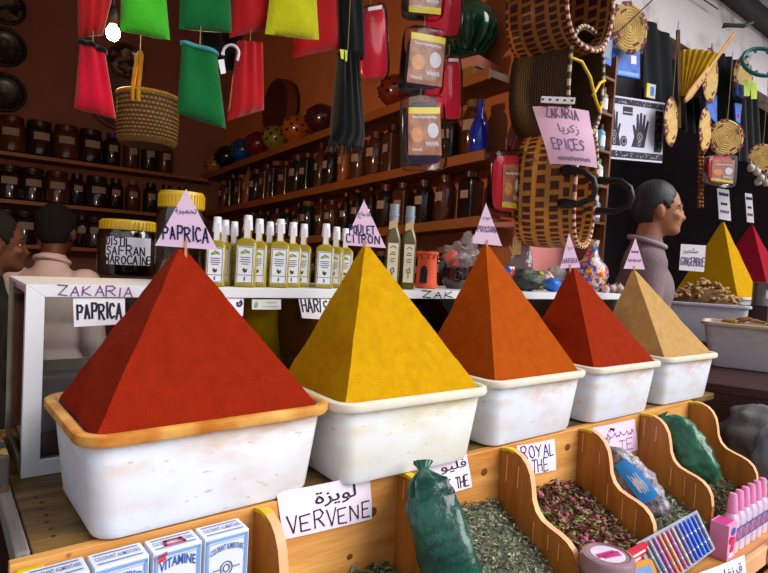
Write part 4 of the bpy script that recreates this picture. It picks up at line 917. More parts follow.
# ---------------------------------------------------------------- packed bath mitts in film
P_BROWN = mat('brown_print_card', C(146, 84, 56), .5, .25, 30, c2=C(190, 118, 80)); P_YEL = mat('yellow_strip', C(226, 206, 20), .5); P_OVAL = mat('pale_oval', C(206, 206, 220), .5); P_TAN = mat('tan_picture', C(214, 140, 80), .5, .3, 60); P_RED = felt('red_terry', C(190, 12, 44)); P_NAVY = felt('purple_navy_terry', C(40, 26, 62)); P_WHT = mat('white_lettering', C(220, 214, 224), .5)
SCR = [[(i / 16, .5 + .5 * math.sin(i * 2.4 + q_) * math.cos(i * .9)) for i in range(17)] for q_ in (0, 2)]
def packet(label, q, t, inside, side=None, printed_card=(.15, .95, .12, .86), flip=False, group='packed bath mitts hanging in film'):
    P = [pT(x, y, t) for x, y in q]; c = sum(P, Vector()) / 4; P = [p - c for p in P]
    o = thing('packed_mitt', label, 'packet', c, 0, group)
    f = quadmap(P, 0, 0); n = f(.5, .5)[1]
    def slabm(a0, a1, b0, b1, d0, d1, rnd=1):
        rings = []; k = 20
        for lift, s_ in ((d0, .9), (d0 + (d1 - d0) * .25, 1), (d0 + (d1 - d0) * .75, 1), (d1, .9)):
            ring = []
            for i in range(k * 2):
                an = 2 * math.pi * i / (2 * k); ex = .45
                x = math.copysign(abs(math.cos(an)) ** ex, math.cos(an)) * s_; y = math.copysign(abs(math.sin(an)) ** ex, math.sin(an)) * s_
                a, b = (a0 + a1) / 2 + (a1 - a0) / 2 * x, (b0 + b1) / 2 + (b1 - b0) / 2 * y
                ring.append(f(a, b)[0] + n * (lift + .004 * noise.noise(Vector((a * 6, b * 6, lift * 50)))))
            rings.append(ring)
        mb = MB(); mb.loft(rings); return mb
    slabm(.05, .95, .05, .95, -.012, .008).build('mitt', inside, o, 60)
    if side: slabm(.62, 1.25, -.28, .42, -.014, .002).build('second_mitt', side, o, 60)
    a0, a1, b0, b1 = printed_card
    g = lambda a, b: (f(a0 + (a1 - a0) * a, b0 + (b1 - b0) * b)[0] + n * .0105, n)
    mb = MB(); mb.sheet(lambda a, b: g(a, b)[0], 2, 2, .001); cd_ = mb.build('printed_card', P_BROWN, o, 0)
    def patch(nm, x0, x1, y0, y1, m, rnd=False, lift=.0008):
        mb = MB(); k = 20
        if rnd: pts = [((x0 + x1) / 2 + (x1 - x0) / 2 * math.cos(2 * math.pi * i / k), (y0 + y1) / 2 + (y1 - y0) / 2 * math.sin(2 * math.pi * i / k)) for i in range(k)]
        else: pts = [(x0, y0), (x1, y0), (x1, y1), (x0, y1)]
        mb.add([g(*p)[0] + n * lift for p in pts], [tuple(range(len(pts)))]); mb.build(nm, m, cd_, 0)
    (patch('yellow_strip', 0, 1, .0, .12, P_YEL) if flip else patch('yellow_strip', 0, 1, .87, 1, P_YEL))
    patch('pale_oval', .58, .92, .36, .68, P_OVAL, True); patch('picture', .08, .44, .28, .58, P_TAN, True)
    mb = MB(); h = lambda a, b: (g(a, b)[0] + n * .0014, n)
    strokes(mb, SCR, sub(h, .12, .88, .76, .83), .003); strokes(mb, SCR, sub(h, .52, .9, .18, .3), .004); strokes(mb, SCR, sub(h, .1, .4, .08, .15), .003); mb.build('lettering', P_WHT, cd_, 0)
    # wrapping film, crinkled
    rings = []; k = 36
    for lift, s_ in ((-.02, .96), (-.016, 1.0), (.014, 1.0), (.019, .93), (.02, .5)):
        ring = []
        for i in range(k):
            an = 2 * math.pi * i / k; ex = .3
            x = math.copysign(abs(math.cos(an)) ** ex, math.cos(an)) * s_; y = math.copysign(abs(math.sin(an)) ** ex, math.sin(an)) * s_
            p = f(.5 + .54 * x, .5 + .54 * y)[0]; ring.append(p + n * (lift + .004 * noise.noise(p * 40)))
        rings.append(ring)
    mb = MB(); mb.loft(rings, cap=(True, True)); mb.build('film', FILM, o, 60)
    top = (P[0] + P[1]) / 2 - n * .012; mb = MB(); mb.tube([top, top + Vector((0, .01, min(.06, max(.03, 1.56 + H - c.z - top.z))))], .0014, 5); mb.build('hanging_string', mat('string', C(150, 130, 90), .8), o, 0)
    return o
packet('topmost packed mitt with yellow strip at the upper edge of the photo', [(408, -50), (444, -44), (440, 19), (405, 16)], .62, P_NAVY, P_RED, (.04, .95, .05, .9), True)
packet('tilted packed mitt with brown card, middle of the hanging column', [(408, 27), (444, 34), (439, 95), (402, 90)], .6, P_NAVY, P_RED, (.05, 1.0, .12, .92))
packet('lowest packed mitt of the hanging column with crumpled silvery film', [(404, 98), (441, 98), (444, 168), (404, 168)], .58, P_NAVY, None, (.06, .9, .18, .86))
packet('red packed mitt alone by the pillar with yellow strip at its foot', [(493, 153), (523, 152), (521, 216), (491, 212)], .52, P_RED, None, (.28, .98, .1, .8), True)
def redpack(label, q, t):
    P = [pT(x, y, t) for x, y in q]; c = sum(P, Vector()) / 4; P = [p - c for p in P]; f = quadmap(P, 0, 0); n = f(.5, .5)[1]
    o = thing('packed_mitt', label, 'packet', c, 0, 'packed bath mitts hanging in film')
    for nm, m, sc_, d in (('mitt', P_RED, .94, .012), ('film', FILM, 1.05, .02)):
        rings = []
        for lift, s_ in ((-d, .9), (-d * .6, 1), (d * .6, 1), (d, .88)):
            ring = []
            for i in range(32):
                an = 2 * math.pi * i / 32; x = math.copysign(abs(math.cos(an)) ** .4, math.cos(an)) * s_ * sc_; y = math.copysign(abs(math.sin(an)) ** .4, math.sin(an)) * s_ * sc_
                p = f(.5 + .5 * x, .5 + .5 * y)[0]; ring.append(p + n * (lift + .005 * noise.noise(p * 30)))
            rings.append(ring)
        mb = MB(); mb.loft(rings); mb.build(nm, m, o, 60)
    mb = MB(); mb.sheet(lambda a, b: f(.2 + .6 * a, .93 + .05 * b)[0] + n * .014, 1, 1, .001); mb.build('white_header', P_WHT, o, 0)
    top = (P[0] + P[1]) / 2 - n * .012; mb = MB(); mb.tube([top, top + Vector((0, .01, min(.06, max(.03, 1.56 + H - c.z - top.z))))], .0014, 5); mb.build('hanging_string', mat('string', C(150, 130, 90), .8), o, 0)
redpack('red mitt in clear film hanging right of the black stocking', [(361, 8), (384, 4), (388, 78), (361, 82)], .66)
redpack('narrow red mitt in film at the top right of the packet column', [(444, -50), (462, -50), (459, 38), (441, 38)], .66)
redpack('narrow red mitt in film right of the middle packed mitt', [(443, 58), (459, 58), (461, 122), (436, 120)], .66)

# ---------------------------------------------------------------- straw basket with yellow handle
STRAW = weave('coiled_straw', C(190, 140, 60), C(84, 56, 20), 46, 16)
BC = pT(147, 146, .95)
o = thing('straw_basket', 'round straw basket with a yellow rope handle hanging on a cord', 'basket', BC, 0)
k = 570 / BC.y; r = 29 / k; h = 48 / k
mb = MB(); mb.lathe([(r * .85, 0), (r * .97, h * .1), (r, h * .5), (r * .98, h), (r * .93, h), (r * .94, h * .5), (r * .8, h * .06)], 40, uv=True); mb.build('body', STRAW, o, 40)
mb = MB(); mb.tube([(r * .97 * math.cos(a), r * .97 * math.sin(a), h) for a in [i * math.pi / 20 for i in range(40)]], r * .06, 8, closed=True); mb.build('rim', mat('pale_straw', C(206, 150, 70), .7, .2, 60, .3), o, 60)
mb = MB()
for dx in (-.09, .09):
    mb.tube([(dx * r, -r * .99, h * .75), (dx * r, -r * 1.02, h * 1.05), (dx * r * .9, -r * .9, h * 1.4), (dx * r * .6, -r * .8, h * 1.68), (0, -r * .76, h * 1.74)], r * .07, 8)
mb.build('rope_handle', mat('yellow_rope', C(226, 160, 40), .7, .15, 40, .3), o, 60)
mb = MB(); mb.tube([(0, -.76 * r, h * 1.7), (0, -.76 * r, 2.75 + H - BC.z)], .002, 5); mb.build('cord', mat('gold_cord', C(160, 110, 50), .7), o, 0)

# ---------------------------------------------------------------- palm baskets piled against the pillar
def basket(label, P, axis, Lb, hw, hh, m, rimc, tilt=0, seed=0, flare=1.0):
    """lying basket: closed end behind, oval mouth along +x of its own axes"""
    o = thing('palm_basket', label, 'basket', P, 0, 'palm baskets hung on the pillar', rot=(0, tilt, axis))
    rings = []; N = 14; K_ = 40
    prof = [(0, .55), (.04, .84), (.1, .96), (.3, 1.0), (.6, 1.0), (.85, .98), (1, .97 * flare)]
    def rr(f):
        for (a, x), (b, y) in zip(prof, prof[1:]):
            if f <= b: return x + (y - x) * (f - a) / (b - a)
        return prof[-1][1]
    def ring(f, k): return [Vector((Lb * (f - .5), hw * k * math.copysign(abs(math.cos(a)) ** .75, math.cos(a)), hh * k * math.copysign(abs(math.sin(a)) ** .75, math.sin(a)))) for a in [2 * math.pi * j / K_ for j in range(K_)]]
    fs = [0, .04, .1, .2, .35, .5, .65, .8, .9, 1]
    mb = MB(); mb.loft([ring(f, rr(f)) for f in fs] + [ring(f, rr(f) * .93) for f in reversed(fs[2:])], cap=(True, True), uv=True); mb.build('body', m, o, 45)
    mb = MB(); pa = ring(1, .95 * flare)
    pa = ring(1, .97 * flare); pa = [pa[i // 2] if i % 2 == 0 else (pa[i // 2] + pa[(i // 2 + 1) % len(pa)]) / 2 for i in range(2 * len(pa))]; mb.tube(pa, .0075, 8, closed=True)
    for i in range(len(mb.f)): mb.m[i] = (i // 8) % 2
    mb.build('bound_rim', rimc, o, 60)
    return o
RIMC = [mat('dark_red_binding', C(120, 26, 30), .6), mat('cream_binding', C(226, 190, 160), .6)]; RIMD = [mat('brown_binding', C(80, 56, 30), .6), mat('cream_binding_pale', C(206, 184, 150), .6)]
bA = basket('topmost open palm basket with red and cream rim beside the pillar', pT(556, 2, .42), R(-52), .30, .15, .22, weave('palm_check_brown', C(64, 26, 18), C(160, 98, 38), 44, 13, gap=.22, rowh=1), RIMC)
bB = basket('middle fine woven dark palm basket behind the pink sign', pT(553, 88, .45), R(-47), .28, .13, .2, weave('fine_palm', C(130, 90, 42), C(36, 24, 14), 150, 34), RIMD)
bC = basket('lowest checked palm basket with black handles below the pink sign', pT(553, 190, .44), R(-38), .26, .12, .23, weave('palm_check_gold', C(92, 30, 18), C(190, 132, 52), 44, 12, gap=.26, rowh=1), RIMC)
mb = MB()
for yy, bx in ((-.128, .21), (.118, .27)):
    mb = MB(); mb.tube([(.085, yy, .05), (.1, yy * 1.05, .052), (bx - .05, yy * 1.05, .045), (bx - .01, yy, .015), (bx, yy, -.02), (bx - .01, yy, -.055), (bx - .06, yy * 1.05, -.075), (.1, yy * 1.05, -.07), (.085, yy, -.07)], [.019, .019, .012, .011, .011, .011, .012, .019, .019], 10)
    mb.build('black_handle', mat('black_leather', C(14, 14, 16), .4), bC, 60)
mb = MB(); mb.tube([(.142, -.13, .05), (.16, -.08, .045), (.17, -.03, 0), (.175, .01, -.07), (.168, .06, -.1), (.15, .12, -.06)], .006, 8)
mb.tube([(.172, -.005, -.06), (.168, .05, .0), (.15, .12, .03)], .006, 8)
mb.build('yellow_cord', mat('yellow_plastic_cord', C(226, 184, 30), .5), bB, 60)
SQ = [pY(532.5, 105.5, 2.02), pY(589, 110, 1.98), pY(597.5, 168, 1.93), pY(550, 164, 1.97)]
card('shop_sign', 'pink paper sign lettered EPICES clipped to the middle palm basket', 'sign', SQ, mat('sign_pink', C(236, 190, 218), .7, .03), [mat('grey_ink', C(120, 96, 124), .7), mat('violet_sign_ink', C(112, 92, 152), .7)],
     [('hand', 'ZAKARIA', .2, .78, .8, .97, .0045, 0), ('print', AR['zakaria'], .36, .74, .5, .7, .004, 0), ('hand', 'EPICES', .16, .78, .24, .42, .0036, 1), ('line', [[(i / 40, .5 + .5 * math.sin(i * 2.3)) for i in range(41)]], .2, .86, .06, .13, .002, 0)], bow=.012)
mb = MB(); a, b = pY(541, 99.5, 1.985), pY(575, 101, 1.96); c = (a + b) / 2; d = (b - a)
mb.box((0, 0, 0), (d.length, .006, .022)); mb2 = MB()
o = thing('ruler_clip', 'white plastic strip holding the top of the pink sign', 'clip', c, 0, rot=(0, -math.atan2(d.z, d.xy.length), math.atan2(d.y, d.x)))
mb.build('strip', PAPER, o, 0, bevel=.001)
for i in range(5): mb2.box((-.05 + i * .024, -.0035, 0), (.008, .002, .006))
mb2.build('dark_marks', INK, o, 0)

# ---------------------------------------------------------------- narrow upright shelf with bottles, by the pillar
P0 = pT(600, 268, .62); s0, t0, z0 = ST(P0)
nr = thing('narrow_rack', 'tall narrow wooden rack of small bottles right of the palm baskets', 'rack', W(2.192, .575, z0), TH)
HT_ = .98
for x in (-.06, .075): MB().box((x, 0, HT_ / 2), (.012, .1, HT_)).build('side_board', SHELFW, nr)
MB().box((0.0075, .046, HT_ / 2), (.123, .008, HT_)).build('back_board', mat('rack_back', C(70, 46, 36), .7), nr)
LV = [0, .2, .37, .53, .70, .86]
for z in LV: MB().box((.0075, 0, z + .006), (.123, .1, .012)).build('shelf_board', SHELFW, nr)
RB = [(mat('pale_bottle', C(170, 180, 190), .3), mat('green_cap', C(60, 150, 80), .4)), (mat('white_bottle', C(190, 190, 196), .3), CAPS[0]), (mat('teal_box_print', C(90, 160, 170), .4), CAPS[0]), (mat('steel_blue_bottle', C(110, 130, 160), .3), NOZ), (mat('grey_brown_bottle', C(120, 110, 110), .3), CAPS[2])]
for i, z in enumerate(LV[:-1]):
    for j, x in enumerate((-.025, .04)):
        o = thing('small_bottle', f'small pale bottle, {["left", "right"][j]} one on the {["lowest", "second", "third", "fourth", "topmost"][i]} level of the narrow rack counted from below', 'bottle', W(2.192, .575, z0) + Matrix.Rotation(TH, 3, 'Z') @ Vector((x, -.012, z + .0125)), TH, 'small bottles in the narrow rack')
        bm, cm = RB[(i * 2 + j) % 5]; b = MB(); b.lathe([(.022, 0), (.024, .006), (.024, .085), (.012, .1)], 16); b.build('body', bm, o, 40); c = MB(); c.lathe([(.014, .098), (.014, .122), (0, .123)], 12); c.build('cap', cm, o, 40)
        l = MB(); l.lathe([(.0246, .02), (.0246, .07)], 8, a0=R(-140), a1=R(-40)); l.build('label', PAPER, o, 0)
# ---------------------------------------------------------------- the neighbouring stall
def face_cam(P, turn=0): return -math.atan2(P.x, P.y) + turn
PALM = mat('palm_fan_straw', C(204, 168, 96), .7, .18, 40, .4, 120); MARO = mat('maroon_edging', C(110, 24, 50), .7)
def fan(label, px, py, rx, ry, t=.55, handle=None):
    P = pT(px, py, t); k = 570 / P.y; r = ry / k
    turn = math.acos(min(1, rx / ry)) * (1 if handle is None else -1)
    o = thing('palm_fan', label, 'fan', P, 0, 'round palm fans hung at the neighbouring stall', rot=(0, 0, face_cam(P, turn)))
    MX = Matrix.Rotation(R(90), 3, 'X'); mb = MB()
    prof = [(0, .006)]
    for i in range(1, 9): prof += [(r * (i - .5) / 8.6, .008), (r * i / 8.6, .004)]
    prof += [(r * .97, .004), (r, 0), (r * .97, -.004), (0, -.006)]
    mb.lathe(prof, 40, M=MX); i0 = len(mb.m)
    for i in range(22):
        a = 2 * math.pi * i / 22 + .1
        if i % 11 in (0, 1, 2, 5, 6, 8, 9): mb.lathe([(r * .86, .0085), (r * 1.05, .003), (r * 1.05, -.003), (r * .86, -.0085)], 2, M=MX, a0=a, a1=a + .2)
    for i in range(4):
        for j in (-1, 0, 1):
            a = i * math.pi / 2 + .6 + j * .16; q = MX @ Vector((r * .72 * math.cos(a), r * .72 * math.sin(a), .006)); mb.box(q, (r * .09, .006, r * .09), M=Matrix.Rotation(a, 3, 'Y'))
    for q in range(i0, len(mb.m)): mb.m[q] = 1
    mb.build('woven_disc', [PALM, MARO], o, 60)
    mb = MB(); mb.tube([(0, 0, r), (0, 0, max(r + .02, 1.36 + H - P.z))], .002, 5); mb.build('hanging_string', mat('string', C(150, 130, 90), .8), o, 0)
    return o
fan('large round palm fan with maroon edge at the top beside the baskets', 629, 28, 17, 24, .52)
fan('narrow edge-on palm fan behind the wooden paddle', 710, 76, 7, 25)
fan('palm fan half covered by the teal ring at the right edge', 743, 78, 8, 20)
fan('edge-on palm fan left of the round one above the yellow pyramid', 705, 130, 5, 21)
fan('round palm fan facing front above the far yellow pyramid', 726, 138, 15, 18, .52)
fan('edge-on palm fan beside the printed hands cloth', 671, 122, 6, 23)
fan('palm fan low at the right edge over the garlic', 762, 158, 12, 14, .52)
mb = MB(); a, b = pT(611, 39, .47), pT(662, -9, .47); mb.tube([a - a, b - a], .0035, 6)
tag(mb.build('thin_rod', mat('rusty_rod', C(60, 50, 48), .6), None, 60, loc=a), 'thin dark rod slanting across the large palm fan', 'rod')
mb = MB(); a = pT(724, 25, .55); mb.tube([(0, 0, -.015), (0, 0, 0), (.13, .02, .01), (.2, .06, .05)], .012, 6)
tag(mb.build('iron_bracket', BLACK, None, 0, loc=a), 'black iron bracket on the stained white plaster under the beam', 'bracket')
# blue boxes
BLU = mat('blue_packaging', C(30, 84, 200), .4, .25, 18, c2=C(50, 120, 226))
def pack(name, label, q, t, m, extra=None, d=.03):
    P = [pT(x, y, t) for x, y in q]; c = sum(P, Vector()) / 4; P = [p - c for p in P]; f = quadmap(P, 0, 0); n = f(.5, .5)[1]
    o = thing(name, label, 'packet', c, 0); mb = MB()
    mb.hexa([P[3], P[2], P[2] - n * d, P[3] - n * d, P[0], P[1], P[1] - n * d, P[0] - n * d]); mb.build('box', m, o, 0)
    for nm, x0, x1, y0, y1, mm in extra or []:
        mb = MB(); mb.sheet(lambda a, b: f(x0 + (x1 - x0) * a, y0 + (y1 - y0) * b)[0] + n * .0015, 1, 1, .001); mb.build(nm, mm, o, 0)
    return o
pack('boxed_gadget', 'blue box with a grey window hanging beside the topmost basket', [(601, 30), (613, 38), (611, 66), (599, 60)], .5, BLU, [('window', .3, .85, .2, .85, mat('grey_window', C(120, 136, 140), .3))])
pack('boxed_gadget', 'wide blue packet under the large palm fan', [(613, 48), (640, 51), (640, 79), (612, 74)], .56, BLU, [('red_spot', .1, .2, .5, .65, F_RED), ('white_spot', .65, .85, .5, .8, PAPER), ('pale_band', .2, .95, .05, .18, mat('pale_blue_band', C(120, 170, 220), .5))], .02)
pack('boxed_gadget', 'narrow blue packet hanging beneath the paddle', [(706, 82), (717, 96), (717, 124), (706, 112)], .58, BLU, [('pink_spot', .3, .6, .55, .7, P_RED)], .015)
pack('boxed_gadget', 'upper narrow blue packet near the teal ring', [(737, 83), (745, 86), (743, 98), (737, 95)], .53, BLU, [('pink_spot', .2, .6, .4, .7, P_RED)], .01)
pack('boxed_gadget', 'lower narrow blue packet left of the long black garment', [(735, 103), (742, 104), (740, 124), (736, 121)], .56, BLU, [('pink_spot', .3, .7, .25, .45, P_RED)], .01)
pack('small_packet', 'small striped pale packet hanging above the printed hands cloth', [(647, 83), (656, 85), (655, 99), (646, 97)], .6, mat('pale_packet', C(190, 190, 196), .4), [('yellow_stripe', .0, .3, 0, 1, P_YEL), ('blue_stripe', .45, .8, .2, .8, BLU)], .01)
# hand printed cloth
HQ = [pT(x, y, .6) for x, y in ((606, 94), (665, 103), (662, 163), (604, 158))]
HAND = [(0, 0), (.12, .3), (.02, .62), (.1, .64), (.2, .46), (.2, .95), (.29, .95), (.33, .55), (.36, 1), (.46, 1), (.47, .55), (.54, .97), (.63, .95), (.6, .5), (.72, .82), (.8, .78), (.7, .35), (.62, 0)]
c = sum(HQ, Vector()) / 4
o = thing('printed_cloth', 'white cloth printed with two black open hands, hanging behind the seller', 'cloth', c, 0)
q = [p - c for p in HQ]; f = quadmap(q, 0, 0); g = quadmap(q, .0012, 0)
mb = MB(); mb.sheet(lambda a, b: f(a, b)[0], 12, 8, .001); mb.build('cloth', mat('white_cloth', C(206, 204, 226), .9, .03), o, 60)
mb = MB(); FR = random.Random(3)
for a0, a1, b0, b1 in ((0, 1, .88, .97), (0, 1, .03, .14), (.83, .97, .17, .85)):
    mb.add([g(a, b)[0] for a, b in ((a0, b0), (a1, b0), (a1, b1), (a0, b1))], [(0, 1, 2, 3)])
for x0, w in ((-.02, .3), (.43, .36)):
    mb.add([g(x0 + w * (p[0] if x0 > 0 else 1 - p[0] - .1), .22 + .56 * p[1])[0] for p in HAND], [tuple(range(len(HAND)))])
mb.add([g(.3 + .055 * math.cos(i * math.pi / 8), .3 + .085 * math.sin(i * math.pi / 8))[0] for i in range(16)], [tuple(range(16))])
mb.add([g(a, b)[0] for a, b in ((.27, .72), (.43, .72), (.43, .85), (.27, .85))], [(0, 1, 2, 3)]); mb.build('black_print', INK, o, 0)
mb = MB(); g2 = quadmap(q, .002, 0)
for a0, a1, b0, b1, nn in ((0, 1, .9, .95, 30), (0, 1, .05, .12, 30), (.84, .96, .2, .84, 20)):
    for i in range(nn):
        a, b = FR.uniform(a0, a1), FR.uniform(b0, b1); strokes(mb, [[(a, b), (a + FR.uniform(-.02, .02), b + FR.uniform(-.03, .03))]], g2, .003)
for x0, w in ((-.02, .3), (.43, .36)):
    for cx_, cy_, rr_ in ((.38, .3, .12), (.4, .3, .05), (.35, .1, .06)):
        cc = (x0 + w * (cx_ if x0 > 0 else .9 - cx_), .22 + .56 * cy_); strokes(mb, [[(cc[0] + w * rr_ * math.cos(i * .7), cc[1] + .56 * rr_ * math.sin(i * .7)) for i in range(10)]], g2, .003)
strokes(mb, [[(.3 + .035 * math.cos(i * .7), .3 + .055 * math.sin(i * .7)) for i in range(10)]], g2, .003); strokes(mb, [[(.28, .76), (.42, .76)]], g2, .004)
mb.build('pale_ornament', mat('white_ornament', C(200, 198, 220), .9), o, 0)
# hanging dark clothes
def garment(label, q, t, m, seed):
    P = [pT(x, y, t) for x, y in q]; c = sum(P, Vector()) / 4; f = quadmap([p - c for p in P], 0, 0); n = f(.5, .5)[1]
    mb = MB(); mb.sheet(lambda a, b: f(a, b)[0] + n * .015 * math.sin(a * 16 + seed + b * 2), 24, 8, .004)
    return tag(mb.build('hanging_garment', m, None, 60, loc=c), label, 'garment', 'dark garments at the neighbouring stall')
NAVY = mat('dark_navy_cloth', C(8, 13, 22), .9, .3, 6)
garment('dark navy garment hanging right of the large palm fan', [(641, 14), (674, 40), (676, 118), (642, 100)], .64, NAVY, 0)
garment('dark blue garment between the paddle and the teal ring', [(718, 52), (736, 60), (737, 130), (718, 122)], .64, NAVY, 2)
garment('long black garment below the lime tags at the right edge', [(741, 92), (757, 94), (759, 166), (741, 160)], .58, F_BLK, 4)
garment('black garment under the yellow folded fan', [(683, 100), (702, 96), (703, 136), (682, 130)], .66, F_BLK, 6)
# post, folded yellow fan and wooden paddle, beads
mb = MB(); a, b = pT(678, 30, .56), pT(679, 128, .56); mb.tube([a, b], .011, 4)
tag(mb.build('wooden_pole', mat('brown_pole', C(110, 66, 30), .6, .2), None, 0), 'upright brown wooden pole left of the yellow folded fan', 'pole')
P = pT(690, 82, .57); k_ = 570 / P.y; mb = MB()
def ffn(a, b):
    an = R(-6 + 36 * a); rr_ = (12 + 45 * b) / k_; z = .006 * math.sin(a * 40)
    return Vector((-.035 + rr_ * math.sin(an), z, -.14 + rr_ * math.cos(an)))
mb.sheet(ffn, 40, 2, .002); tag(mb.build('yellow_fan', mat('yellow_fan_cloth', C(226, 180, 16), .7, .12, 12), None, 60, loc=P, rot=(0, 0, face_cam(P))), 'yellow pleated fan hanging beside the brown pole', 'fan')
o = thing('wooden_paddle', 'pale wooden paddle slanting across the yellow fan', 'paddle', pT(708, 70, .5), 0)
a, b, c2 = [pT(x, y, .5) - o.location for x, y in ((685, 101), (714, 62), (734, 34))]
mb = MB(); mb.tube([a, a + (b - a) * .15, b, b + (c2 - b) * .12, c2], [.012, .026, .02, .014, .015], 10, flat=.5); mb.build('blade', mat('pale_beech', C(204, 150, 80), .6, .15, 14), o, 50)
mb = MB(); d = (b - a); 
for i, (w_, m_) in enumerate(((.35, .01), (.5, .008), (.65, .009))): mb.ell(a + d * w_ + Vector((0, -.013, 0)), (m_, .003, m_), n=10, k=6)
mb.build('green_motif', mat('green_motif', C(120, 130, 50), .7), o, 50)
o = thing('bead_strand', 'strand of amber wooden beads hanging right of the seller', 'beads', pT(701, 145, .6), 0)
e = pT(700, 206, .6) - o.location; mb = MB()
for i in range(16):
    for dx in (-.008, .009): mb.ell(e * (i / 15) + Vector((dx, random.uniform(-.006, .006), 0)), (.011, .011, .012), n=10, k=7)
mb.build('beads', mat('amber_beads', C(150, 84, 30), .35, .4, 60), o, 50)
mb = MB(); mb.tube([(0, 0, 0), (0, 0, 1.36 + H - o.location.z)], .002, 5); mb.build('hanging_string', mat('string', C(150, 130, 90), .8), o, 0)
# teal ring with lime tags
P = pT(762, 62, .45); k_ = 570 / P.y
o = thing('teal_ring', 'teal plastic ring hanger with lime tags at the right edge', 'hanger', P, 0, rot=(R(62), R(-14), 0))
mb = MB(); mb.tube([(18 / k_ * math.cos(i * math.pi / 18), 18 / k_ * math.sin(i * math.pi / 18), 0) for i in range(36)], .012, 10, closed=True); mb.build('ring', mat('teal_plastic', C(14, 104, 110), .35), o, 60)
mb = MB()
for i in range(8): mb.box((18 / k_ * math.cos(i * math.pi / 4) * .8, 18 / k_ * math.sin(i * math.pi / 4) * .8, 0), (.012, .012, .012))
mb.build('clips', mat('teal_clip', C(20, 120, 124), .4), o, 0)
for i, (x, y) in enumerate(((747, 88), (754, 91))):
    pp = [pT(x + dx, y + dy, .5) for dx, dy in ((-3, -9), (3, -9), (3, 8), (-3, 8))]
    card('lime_tag', ['left', 'right'][i] + ' lime green tag under the teal ring', 'tag', pp, mat('lime_paper', C(170, 196, 30), .6), INKD, [], bow=.001)
# package with yellow label
PP = packet('packed mitt with pale oval above the far yellow pyramid', [(708, 156), (735, 156), (732, 187), (706, 183)], .5, P_RED, None, (.1, .95, .1, .85), True)
for i, (x, y) in enumerate(((751, 168), (757, 172), (761, 178), (766, 173), (758, 182), (766, 183))):
    mb = MB(); blob(mb, (0, 0, 0), (.022, .022, .024), i, .15); mb.lathe([(.005, .02), (.003, .04), (0, .045)], 8)
    tag(mb.build('hanging_garlic', mat('garlic_skin', C(206, 196, 190), .6, .15, 40), None, 60, loc=pT(x, y, .5 + .01 * i)), 'pale garlic bulb in the bunch hanging at the right edge', 'garlic', 'hanging garlic bunch')
# dark shelves and goods behind the seller
for i, z in enumerate((-.05, .38, .78, 1.15)):
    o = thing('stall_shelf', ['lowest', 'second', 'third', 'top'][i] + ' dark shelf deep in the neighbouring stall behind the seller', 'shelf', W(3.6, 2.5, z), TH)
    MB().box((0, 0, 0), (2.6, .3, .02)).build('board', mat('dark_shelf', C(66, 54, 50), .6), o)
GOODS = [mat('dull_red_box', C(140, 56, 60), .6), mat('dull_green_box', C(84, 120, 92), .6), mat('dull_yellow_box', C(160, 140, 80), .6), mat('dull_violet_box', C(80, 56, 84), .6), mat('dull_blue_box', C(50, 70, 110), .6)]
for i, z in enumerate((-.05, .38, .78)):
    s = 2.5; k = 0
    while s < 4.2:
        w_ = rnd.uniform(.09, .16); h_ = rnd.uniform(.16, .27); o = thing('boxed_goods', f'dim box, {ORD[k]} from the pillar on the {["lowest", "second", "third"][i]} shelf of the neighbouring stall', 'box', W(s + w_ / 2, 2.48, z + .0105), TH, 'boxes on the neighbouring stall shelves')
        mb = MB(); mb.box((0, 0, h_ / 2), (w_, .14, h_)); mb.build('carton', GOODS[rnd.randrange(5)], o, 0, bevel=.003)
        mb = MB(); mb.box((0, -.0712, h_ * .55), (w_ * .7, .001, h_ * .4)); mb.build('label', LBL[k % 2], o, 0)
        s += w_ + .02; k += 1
# bench, risers, tubs with ginger and the far pyramids
BR = R(-32); BF = Vector((1.36, 2.53, H - .45)); ex, ey = Vector((math.cos(BR), math.sin(BR), 0)), Vector((-math.sin(BR), math.cos(BR), 0))
bn = thing('dark_bench', 'dark brown wooden bench carrying the neighbouring tubs', 'bench', BF, BR)
MB().box((.8, .55, -.02), (1.6, 1.1, .04)).build('top', DARKW, bn, bevel=.003)
MB().box((.8, .015, -.1), (1.6, .03, .12)).build('front_board', DARKW, bn, bevel=.003)
for x in (.06, 1.54):
    for y in (.2, 1.0): MB().box((x, y, -.55), (.06, .06, 1.0)).build('leg', DARKW, bn)
MB().box((.8, .5, -.6), (1.5, .02, .8)).build('back_panel', DBACK, bn)
NT = tub_mat('grey_white_plastic', C(196, 190, 194), C(180, 150, 120), .4); NRIM = mat('tan_stained_rim', C(206, 176, 136), .5, .12, 16); GT = tub_mat('grey_plastic', C(186, 184, 196), C(160, 150, 140), .2)
c = Vector((1.655, 2.95, 0)) + ex * .235 + ey * .16
tub('wide_tub', 'wide greyish tub with tan rim on the dark bench at the right edge', (c.x, c.y, H - .4495), BR, .48, .32, .235, NT, NRIM, .05)
for i in range(16):
    p = c + ex * random.uniform(-.16, .16) + ey * random.uniform(-.09, .09); mb = MB(); mb.tube([(-.03, 0, 0), (-.01, .004, .003), (.01, .002, .002), (.035, -.002, 0)], [.005, .009, .009, .004], 8)
    tag(mb.build('turmeric_root', mat('turmeric_skin', C(150, 104, 40), .8, .3, 40), None, 60, loc=(p.x, p.y, H - .245 + .035 * (1 - abs((p - c).dot(ex)) / .2) + random.uniform(0, .02)), rot=(random.uniform(-.4, .4), random.uniform(-.4, .4), random.uniform(0, 6))), 'yellow brown root piece in the tan rimmed tub at the right edge', 'root', 'root pieces in the tan rimmed tub')
